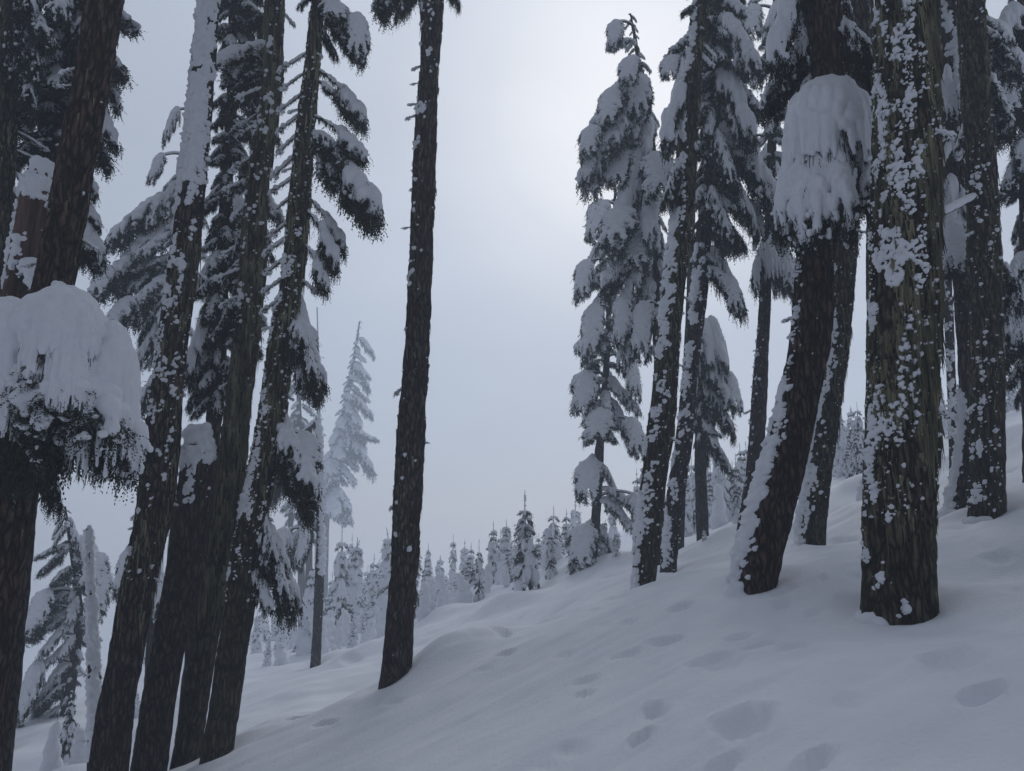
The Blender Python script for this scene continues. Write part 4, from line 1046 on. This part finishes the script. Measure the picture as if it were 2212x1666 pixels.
bough_px(t1, T1, 930, 120, 1080, 'drape', .3, 1.0); bough_px(t1, T1, 940, 100, 1110, 'dark', .3, 1.0)
bough_px(t1b, T1b, 590, 90, 640, 'clump', -.6, 1.0)

# crowns of the near trunks, above the picture
for tt, TT, n in ((t22, T22, 18), (t20, T20, 12), (t24, T24, 12), (t21, T21, 10), (t6, T6, 10), (t2, T2, 9), (t1, T1, 10), (t4, T4, 8)):
    top = TT.C[-1]
    make_limb(tt, top[:3] - [0, 0, .2], top[:3] + [.1, 0, 6.5], .10)
    for k in range(n):
        f = (k + .5) / n; ln = (2.3 - 1.3 * f) * r.uniform(.7, 1.1)
        put_bough(tt, top[:3] + [.1 * f, 0, .9 + 5.4 * f], k * 2.4 + r.uniform(-.4, .4), ln, ln * r.uniform(.35, .6), ['dark', 'fan', 'drape'][k % 3], 1.1)
# ------------------------------------------------------------------ young firs
def make_young(name, seed, wid=.17, nw=11, snow=1.0, foli=1.0, lumps=5, ghost=False, bend=0., leader=.1):
    r = np.random.default_rng(seed)
    mb = MB(); C = []; Rd = []
    zz = np.linspace(-.05, 1, 14)
    S = np.stack([bend * zz ** 2 * np.clip(zz, 0, 1), 0 * zz, zz], -1)
    V, Q = tube(S, np.linspace(.016, .0028, 14), 6); mb.add(V, Q, 1)
    def ax_p(z): return np.array([bend * z ** 3, 0, z])
    O = []; D = []; Ln = []
    br = []
    for i in range(nw):
        z = .05 + (1 - leader - .05) * (i + r.uniform(-.2, .2)) / nw
        z = max(z, .03)
        l = (wid * (1 - z) ** .85 + .016) * r.uniform(.75, 1.2)
        nb = int(r.integers(4, 7)) if z < .7 else 4
        a0 = r.uniform(0, 6.28)
        for b in range(nb):
            a = a0 + b * 6.283 / nb + r.uniform(-.3, .3)
            ll = l * r.uniform(.5, 1.25)
            n = max(3, int(ll / .018))
            F = bez_drop(ax_p(z), [math.cos(a), math.sin(a), .12], n, .018, .17 + .12 * r.random(), r, .05)
            br.append(F)
            V, Q = tube(F, np.linspace(.005, .0018, len(F)), 4); mb.add(V, Q, 1)
            m_ = int(n * 2.4 * foli) + 1
            k = r.uniform(.15, 1, m_) * (len(F) - 1)
            bb = np.stack([np.interp(k, np.arange(len(F)), F[:, q]) for q in range(3)], -1)
            dd = norm(F[-1] - F[0])
            O.append(bb); D.append(dd * .9 + r.normal(size=bb.shape) * .45 + [0, 0, -.25]); Ln.append(r.uniform(.025, .055, m_))
            if r.random() < .72 * min(1, snow) + .05:
                for q in range(1, len(F)):
                    f = q / len(F)
                    s = (.018 + .018 * r.random()) * snow * (1 - .45 * abs(f - .55)) * (1.1 - .5 * z)
                    C.append(F[q] + [0, 0, s * .75]); Rd.append(s)
    for i in range(lumps):
        F = br[int(r.integers(0, max(1, int(len(br) * .85))))]
        p = F[len(F) // 2]; s = r.uniform(.030, .058) * (1.2 - .6 * p[2]) * (.8 + .3 * snow)
        for q in range(6):
            C.append(p + [0, 0, .04 - q * .022]); Rd.append(s * (1 - .1 * abs(q - 2)))
    if ghost:
        a = r.uniform(0, 6.28)
        for i in range(16):
            z = i / 15
            C.append([bend * z ** 2 + .02 * math.sin(z * 7 + a), .02 * math.cos(z * 6 + a), .02 + z * .86]); Rd.append(.15 * (1 - z) ** .7 * r.uniform(.9, 1.1) + .055 * (1 + .35 * math.sin(z * 17 + a)))
    if leader > .03:
        z = 1 - leader
        for z in np.arange(1 - leader, .985, .028):
            if r.random() < .7:
                for a in (0, 2.1, 4.2):
                    C.append(ax_p(z) + [math.cos(a) * .010, math.sin(a) * .010, 0]); Rd.append(.0095 * r.uniform(.9, 1.2))
    O = np.vstack(O); D = np.vstack(D); Ln = np.concatenate(Ln)
    fr = r.random(len(O)) < .15
    V, Q = sprays(O[~fr], D[~fr], Ln[~fr], 5, .024, .009, r); mb.add(V, Q, 0)
    V, Q = sprays(O[fr], D[fr], Ln[fr], 5, .024, .009, r); mb.add(V, Q, 4)
    sm = blobmesh(name + '_snow', C, Rd, .0075, [M_SNOW], 2, lump=.003, lump_scale=30)
    return dict(fol=mb.mesh(name + '_crown', BMATS, False), snow=sm)
YOUNG = {
    'spire': [make_young('young_fir_%d' % i, 300 + i, wid=.18 + .02 * i, snow=1.1, foli=1.0, lumps=9 + i, nw=10, leader=.07) for i in range(4)],
    'white': [make_young('white_fir_%d' % i, 330 + i, wid=.18 + .02 * i, nw=12, snow=1.45, foli=.8, lumps=9, leader=.07, bend=.04 * i) for i in range(4)],
    'dark': [make_young('dark_fir_%d' % i, 360 + i, wid=.26, nw=10, snow=.8, foli=2.0, lumps=13, leader=.17) for i in range(3)],
    'ghost': [make_young('buried_fir_%d' % i, 390 + i, wid=.20, nw=6, snow=1.5, foli=1.0, lumps=6, ghost=True, leader=.0, bend=(.1, -.12, .22, .03)[i]) for i in range(4)],
}
YC = 0
def young(px, top, Y, kind, label, group=None, wide=1.0, ref=None, hmin=.5):
    global YC
    YC += 1
    p = pt(px, top, Y); g = gz(p[0], p[1]); h = max(hmin, p[2] - g)
    v = YOUNG[kind][YC % len(YOUNG[kind])]
    name = {'ghost': 'snow_buried_fir'}.get(kind, 'young_fir')
    t = thing(name, label, 'young tree', (p[0], p[1], g), group)
    t.rotation_euler = (random.uniform(-.03, .03), random.uniform(-.03, .03), random.uniform(0, 6.28))
    wsc = h * wide
    if h > 4: wsc *= .85
    t.scale = (wsc, wsc, h)
    link('crown', v['fol'], t); link('snow_load', v['snow'], t)
    return t
YL = [ # px, top row, Y, kind, label, width
    (1133, 1059, 23.2, 'dark', 'tallest young fir at the end of the gap, dark zigzag boughs under snow lumps', 1.0),
    (1190, 1137, 24.0, 'dark', 'smaller dark young fir just right of the tallest one', 1.0),
    (1194, 1093, 33, 'spire', 'young fir spire with bare leader rising behind the smaller dark one', 1.0),
    (1220, 1100, 34, 'spire', 'thin-topped young fir left of the slender conifer base', 1.0),
    (1242, 1085, 46, 'white', 'broad frosted fir beside the slender conifer trunk', 1.3),
    (1172, 1131, 36, 'white', 'frosted fir between the tallest and the second dark fir', 1.3),
    (1110, 1150, 31, 'spire', 'small fir top close left of the tallest young fir', .9),
    (1095, 1122, 30, 'white', 'fir with heavy snow head left of the tallest young fir', 1.0),
    (1084, 1143, 33, 'spire', 'narrow fir top behind the heavy-headed one', .9),
    (1066, 1126, 31, 'spire', 'tall column fir with a snow knob at its tip', .9),
    (1036, 1164, 25.5, 'dark', 'dark young fir topped by a snow mushroom', .8),
    (1017, 1173, 48, 'spire', 'pale fir tip right of centre thicket pair', .9),
    (1004, 1165, 52, 'white', 'pale fir with a pointed white top in the thicket', 1.0),
    (978, 1153, 50, 'spire', 'tallest pale spire right of the centre trunk', .75),
    (950, 1199, 48, 'white', 'pale fir with a forked top nearer the centre trunk', 1.1),
    (928, 1173, 58, 'spire', 'pale spire right beside the centre trunk', .8),
    (920, 1181, 60, 'white', 'twin of the pale spire beside the centre trunk, slightly lower', .8),
    (962, 1229, 25.5, 'ghost', 'flat-topped column of snow burying a sapling', .75),
    (952, 1270, 24.5, 'ghost', 'smooth pointed snow cone in front of the flat-topped column', 1.2),
    (919, 1250, 24.0, 'ghost', 'snow-hooded sapling with dark underside beside the centre trunk', .9),
    (1004, 1234, 25.2, 'ghost', 'broad rounded snow mound over dark twigs', 1.5),
    (1094, 1218, 26, 'ghost', 'rounded snow pillar left of the tallest young fir', .8),
    (1054, 1255, 25, 'ghost', 'small snow-capped sapling beside the mushroom-topped fir', 1.1),
    (764, 1151, 85, 'spire', 'tall foggy spire left of the centre trunk', .65),
    (737, 1176, 88, 'white', 'foggy white spire next to the tall foggy one', .7),
    (792, 1219, 75, 'spire', 'foggy fir with a flat tip left of the centre trunk', .9),
    (812, 1205, 80, 'white', 'foggy twin-topped fir close to the centre trunk', .8),
    (836, 1191, 88, 'spire', 'foggy fir half hidden by the centre trunk', .8),
    (717, 1234, 80, 'spire', 'low foggy fir right of the slim bent trunk', 1.0),
    (757, 1280, 33, 'dark', 'dark-skirted snowy fir between the slim and the centre trunks', .9),
    (731, 1337, 30, 'ghost', 'rounded snow pillar right of the slim bent trunk', .9),
    (799, 1330, 29, 'ghost', 'arching snow-covered sapling left of the centre trunk', 1.3),
    (638, 1335, 33, 'ghost', 'snow-laden sapling left of the slim bent trunk', 1.0),
    (725, 1385, 27, 'ghost', 'low snow hump near the foot of the slim bent trunk', 1.6),
    (610, 1385, 27, 'ghost', 'bent sapling under snow beside the left group', 1.5),
    (1373, 1012, 34, 'spire', 'spire with bare leader peeking left of the large plastered trunk', .7),
    (1321, 1046, 36, 'spire', 'spire with bare leader right of the slender conifer trunk', .7),
    (1300, 1120, 24, 'white', 'snowy young fir at the foot of the slender conifer', 1.1),
    (1330, 1150, 22.8, 'white', 'small snowy fir left of the large plastered trunk foot', 1.2),
    (1546, 948, 29, 'white', 'tall snowy young fir right of the dark short trunk', .75),
    (1559, 971, 31, 'white', 'snowy young fir just behind the tall one right of the short trunk', .75),
    (1600, 957, 34, 'spire', 'snowy fir tip left of the slim bare trunk', .9),
    (1492, 983, 30, 'spire', 'snowy fir between the flecked and the short trunks', .8),
    (1550, 1037, 26, 'ghost', 'rounded snow-laden fir in front of the tall snowy one', .9),
    (1589, 1094, 21, 'ghost', 'mushroom-headed bent sapling left of the leaning trunk', 1.0),
    (1521, 1141, 19.5, 'white', 'knee-high leaning sapling in front of the short dark trunk', 1.3),
    (1848, 868, 27, 'spire', 'snowy spire between the leaning pair and the thickest trunk', .7),
    (1812, 885, 26, 'white', 'snowy fir right beside the mossy trunk on the upper slope', .8),
    (1872, 884, 29, 'white', 'snowy fir half hidden by the thickest trunk left edge', .8),
    (1830, 960, 24, 'dark', 'dark-skirted fir on the upper slope behind the leaning pair', .9),
    (1863, 1029, 19, 'ghost', 'mushroom-headed sapling left of the thickest trunk', 1.5),
    (2029, 821, 27, 'white', 'snowy fir right of the thickest trunk on the upper slope', .8),
    (2022, 945, 19, 'ghost', 'rounded snow-laden sapling right of the thickest trunk', 1.0),
    (2175, 820, 26, 'white', 'snowy fir on the skyline at the right edge', 1.1),
    (2205, 800, 27, 'white', 'second snowy fir on the skyline at the right edge corner', 1.1),
    (120, 1545, 15.5, 'ghost', 'snowman-like stacked snow lumps over a sapling at lower left', .85),
    (158, 1480, 17, 'dark', 'small dark sapling with snow lumps beside the white snag', .9),
    (300, 1490, 20, 'white', 'sapling tip between the plastered and broken trunks', .9),
    (394, 1506, 20, 'spire', 'sapling tip between the broken and lichen-hung trunks', .9),
    (186, 1560, 15.5, 'ghost', 'low snow hump at the foot of the white snag', 1.3),
]
for px, top, Y, kind, label, w in YL:
    young(px, top, Y, kind, label, None, w)
rr = np.random.default_rng(41)
FILL = [
    ((885, 1300), (25.5, 33), (.7, 1.5), 44, 'low snow-buried sapling at the near edge of the thicket behind the gap', 'low buried saplings at the near edge of the thicket'),
    ((560, 840), (28, 42), (.8, 1.8), 34, 'low snow-buried sapling below the foggy spires left of the centre trunk', 'low buried saplings below the foggy spires'),
    # x range, distance range, height range, count, label, group
    ((880, 1300), (26.5, 60), (1.0, 4.0), 72, 'small snow-laden fir of the thicket behind the gap', 'low firs of the thicket behind the gap'),
    ((700, 900), (34, 100), (2.2, 6.0), 40, 'foggy small fir of the thicket left of the centre trunk', 'foggy low firs left of the centre trunk'),
    ((520, 700), (30, 95), (1.5, 4.6), 22, 'foggy small fir seen behind the left group of trunks', 'foggy low firs behind the left group'),
    ((-60, 330), (40, 100), (1.6, 4.6), 30, 'foggy small fir of the far thicket at lower left', 'foggy low firs at lower left'),
    ((1470, 1640), (27, 44), (1.2, 3.4), 28, 'small snowy fir on the slope behind the right hand trunks', 'low firs behind the right hand trunks'),
    ((1790, 1900), (24, 38), (1.0, 3.0), 18, 'small snowy fir on the upper slope left of the thickest trunk', 'low firs on the upper slope'),
    ((2015, 2260), (25, 38), (1.0, 2.6), 22, 'small snowy fir on the skyline right of the thickest trunk', 'low firs on the right skyline'),
    ((340, 520), (28, 90), (1.5, 4.2), 20, 'foggy small fir glimpsed between the left trunks', 'foggy low firs between the left trunks'),
]
for (x0, x1), (y0, y1), (h0, h1), n, label, group in FILL:
    for i in range(n):
        Y = y0 + (y1 - y0) * (i + rr.random()) / n
        px = rr.uniform(x0, x1)
        p = pt(px, 1112, Y); g = gz(p[0], p[1]); h = rr.uniform(h0, h1)
        if x0 == 880:      # the thicket keeps below its own skyline
            h = min(h, pt(px, np.interp(px, (880, 980, 1066, 1240, 1300), (1215, 1190, 1168, 1130, 1120)) + 70 * rr.random() ** 1.3, Y)[2] - g)
            if h < .5: h = .6
        kind = ['white', 'ghost', 'spire', 'white', 'dark'][int(rr.integers(5))] if h1 > 1.9 else ['ghost', 'ghost', 'white'][int(rr.integers(3))]
        if kind == 'ghost' and h > 2.1: kind = 'white'
        YC += 1
        v = YOUNG[kind][int(rr.integers(len(YOUNG[kind])))]
        lab = label + {'white': ', white-plastered', 'ghost': ', rounded', 'spire': ', thin-tipped', 'dark': ', dark-boughed'}[kind]
        t = thing('young_fir' if h1 > 1.9 else 'snow_buried_sapling', lab, 'young tree', (p[0], p[1], g), group)
        w = h * rr.uniform(.8, 1.25) * (1.15 if h < 1.8 else .9)
        t.scale = (w * rr.uniform(.8, 1.2), w, h); t.rotation_euler = (rr.normal() * .05, rr.normal() * .05, rr.uniform(0, 6.28))
        link('crown', v['fol'], t); link('snow_load', v['snow'], t)

# ------------------------------------------------------------------ the snow slope
for TT in (T22, T20, T21, T24, T23, T15, T16, T14, T18, T6, T5, T4, T7, T14b):
    q = at_h(TT, .5); WELLS.append((q[0], q[1]))
# buried bushes and mounds: photo point, distance, radius m, height m
for px, Y, br_, bh_ in ((1010, 12.6, .9, .28), (940, 12.2, .7, .16), (930, 15.6, 1.5, -.42), (1010, 16.2, 1.3, -.22), (810, 15.2, 1.5, -.30), (2150, 7.3, .9, .13), (2190, 8.6, .75, -.26), (1280, 17, 1.6, .22), (1180, 15.5, 1.0, -.12), (1085, 21.5, .8, .38), (1700, 12.4, .5, .10), (960, 24, 1.2, .45), (1018, 13.4, 1.2, .42), (1560, 20, 1.3, .5), (1830, 17, 1.1, .4), (1640, 17.5, 1.0, .35),
                        (2200, 18, 1.6, .5), (740, 26, 1.0, .3), (800, 22, 1.2, .35), (600, 26, 1.2, .3), (1240, 26, 1.5, .3), (1850, 21, 1.0, .45), (100, 17, 1.0, .3), (195, 15, .6, .25),
                        (1020, 27, .9, .5), (880, 27, 1.0, .4), (1415, 15.0, .4, .15)):
    p = pt(px, 1112, Y); BUMPS.append((p[0], p[1], br_, bh_))
_c = [c for c in CTRL if c[:2] not in ((851, 1490), (1944, 0))]      # settle the surface onto the measured points
_p = np.array([pt(*c) for c in _c]); _r = _p[:, 2] - ground1(_p[:, 0], _p[:, 1]); _s = .07 * np.hypot(_p[:, 0], _p[:, 1]) + .5
_G = np.exp(-((_p[:, None, 0] - _p[None, :, 0]) ** 2 + (_p[:, None, 1] - _p[None, :, 1]) ** 2) / _s[None] ** 2)
_w = np.linalg.solve(_G.T @ _G + .15 * np.eye(len(_c)), _G.T @ _r)
CORR += [(_p[k, 0], _p[k, 1], _s[k], _w[k]) for k in range(len(_c))]
DIMPLES = [ # photo x, row, half width, half height, depth (m)
    (1606, 1572, 74, 32, .075), (1418, 1545, 30, 15, .06), (1384, 1594, 25, 13, .06), (1238, 1620, 40, 20, .03), (1540, 1428, 62, 13, .05), (1560, 1440, 52, 9, .03),
    (1250, 1486, 28, 5, .035), (1262, 1500, 26, 6, .04), (1265, 1468, 34, 6, .03), (1085, 1424, 26, 3.5, .04), (1080, 1392, 28, 4, .04), (1000, 1372, 30, 3, .03),
    (1725, 1402, 46, 9, .045), (1640, 1402, 50, 6, .035), (1600, 1385, 40, 6, .03), (1440, 1390, 50, 5, .03), (1470, 1332, 36, 4, .03), (1350, 1418, 44, 5, .03),
    (1690, 1330, 20, 5, .035), (1680, 1306, 22, 5, .035), (2050, 1438, 80, 22, .06), (2130, 1510, 60, 30, .05), (1760, 1660, 50, 22, .05), (1560, 1655, 50, 28, .04),
    (1200, 1330, 20, 2.5, .03), (1240, 1318, 22, 2.5, .03), (1130, 1355, 20, 2, .025), (1340, 1300, 30, 3, .03), (1310, 1340, 30, 3, .03), (1180, 1655, 30, 10, .02),
    (640, 1560, 26, 7, .05), (700, 1575, 30, 6, .04), (560, 1580, 22, 7, .04), (760, 1430, 30, 4, .05), (850, 1520, 24, 5, .03), (2080, 1140, 40, 4, .03), (2150, 1180, 40, 4, .03), (2180, 1020, 30, 3, .05),
    (1830, 1160, 40, 5, .04), (1900, 1130, 30, 5, .04), (2120, 1240, 40, 4, .03), (1830, 1540, 40, 12, .02), (1960, 1590, 50, 12, .02), (2190, 1440, 40, 8, .03),
]
rd = np.random.default_rng(8)
for _ in range(150):
    px = rd.uniform(560, 2212); row = rd.uniform(1150, 1560)
    w = rd.uniform(6, 26)
    DIMPLES.append((px, row, w, w * rd.uniform(.07, .17), rd.uniform(.008, .026)))
SHAPES = []
for px, row, w, h, dd in DIMPLES:
    c = hit(px, row); a = hit(px + w, row - w * .18); b = hit(px, row + h)
    if c is None or a is None or b is None: continue
    u = a[:2] - c[:2]; v = b[:2] - c[:2]
    if np.hypot(*u) > 3 or np.hypot(*v) > 3: continue
    Mx = np.stack([u, v], 1)
    if abs(np.linalg.det(Mx)) < 1e-5: continue
    SHAPES.append((c[0], c[1], np.linalg.inv(Mx), dd * 1.9, max(np.hypot(*u), np.hypot(*v))))
NU, NV = 760, 640
uu = np.linspace(-1, 1, NU); su = np.sinh(3.1 * uu) / math.sinh(3.1) * 2.3
qv = np.linspace(math.asinh(-19 / 6), math.asinh(150 / 6), NV); yv = 6 + 6 * np.sinh(qv)
Yg, Sg = np.meshgrid(yv, su, indexing='ij')
Xg = Sg * (Yg + 24)
Z = ground1(Xg, Yg).reshape(Xg.shape)
for x0, y0, Mi, dd, rad in SHAPES:
    rows = np.where(np.abs(yv - y0) < rad * 1.9)[0]
    if not len(rows): continue
    i0, i1 = rows[0], rows[-1] + 1
    dx = Xg[i0:i1] - x0; dy = Yg[i0:i1] - y0
    cols = np.where((np.abs(dx) < rad * 1.9).any(0))[0]
    if not len(cols): continue
    j0, j1 = cols[0], cols[-1] + 1
    dx = dx[:, j0:j1]; dy = dy[:, j0:j1]
    a = Mi[0, 0] * dx + Mi[0, 1] * dy; b = Mi[1, 0] * dx + Mi[1, 1] * dy
    wob = .25 * (vnoise(dx * 9 + x0, dy * 9, 2.) - .5)
    d = np.sqrt(a * a + b * b) + wob
    prof = -dd * (1 / (1 + np.exp((d - .78) * 9))) + dd * .22 * np.exp(-((d - 1.15) / .22) ** 2)
    Z[i0:i1, j0:j1] += prof
i, j = np.meshgrid(np.arange(NV - 1), np.arange(NU - 1), indexing='ij')
a = i * NU + j
Q = np.stack([a, a + 1, a + NU + 1, a + NU], -1).reshape(-1, 4)
link('snow_slope', mesh('snow_slope', np.stack([Xg, Yg, Z], -1), Q, None, [M_GROUND]), None, 'structure')

# collars of snow heaped against stems
def collar(T, tree, side=180, s=.16, n=14, h=.28, spread=50):
    rr_ = np.random.default_rng(int(T.sd * 7))
    C = []; Rd = []
    for k in range(n):
        a = R(side + rr_.normal() * spread * .5); f = rr_.random()
        p = at_h(T, .42 + f * h); rad = p[3]
        q = rad + s * .1
        C.append([p[0] + math.cos(a) * q, p[1] + math.sin(a) * q, p[2] - s * .3]); Rd.append(s * (1.0 - .75 * f))
    return blob_child(tree, 'snow_collar', C, Rd, .018)
collar(T21, t21, 190, .2, 16, .42); collar(T22, t22, 200, .14, 14, .16); collar(T20, t20, 185, .16, 16, .30); collar(T23, t23, 185, .2, 14, .3); collar(T24, t24, 200, .12, 10, .1)

# ------------------------------------------------------------------ fog
hz = bpy.data.materials.new('fog'); hz.use_nodes = True
t = hz.node_tree; t.nodes.clear()
oo = t.nodes.new('ShaderNodeOutputMaterial'); pv = t.nodes.new('ShaderNodeVolumePrincipled')
pv.inputs['Color'].default_value = (.82, .90, 1, 1); pv.inputs['Density'].default_value = .0052; pv.inputs['Anisotropy'].default_value = .35
t.links.new(pv.outputs[0], oo.inputs['Volume'])
x0, x1, y0, y1 = -150., 150., -12., 149.
zmin = float(Z.min()) - 1; zmax = 34.
bv = np.array([[x, y, z] for z in (zmin, zmax) for y in (y0, y1) for x in (x0, x1)])
bq = np.array([[0, 2, 3, 1], [4, 5, 7, 6], [0, 1, 5, 4], [2, 6, 7, 3], [0, 4, 6, 2], [1, 3, 7, 5]])
link('haze', mesh('haze', bv, bq, None, [hz], smooth=False), None, 'stuff')
print('BOUGHS', BC, 'objects', len(bpy.data.objects))
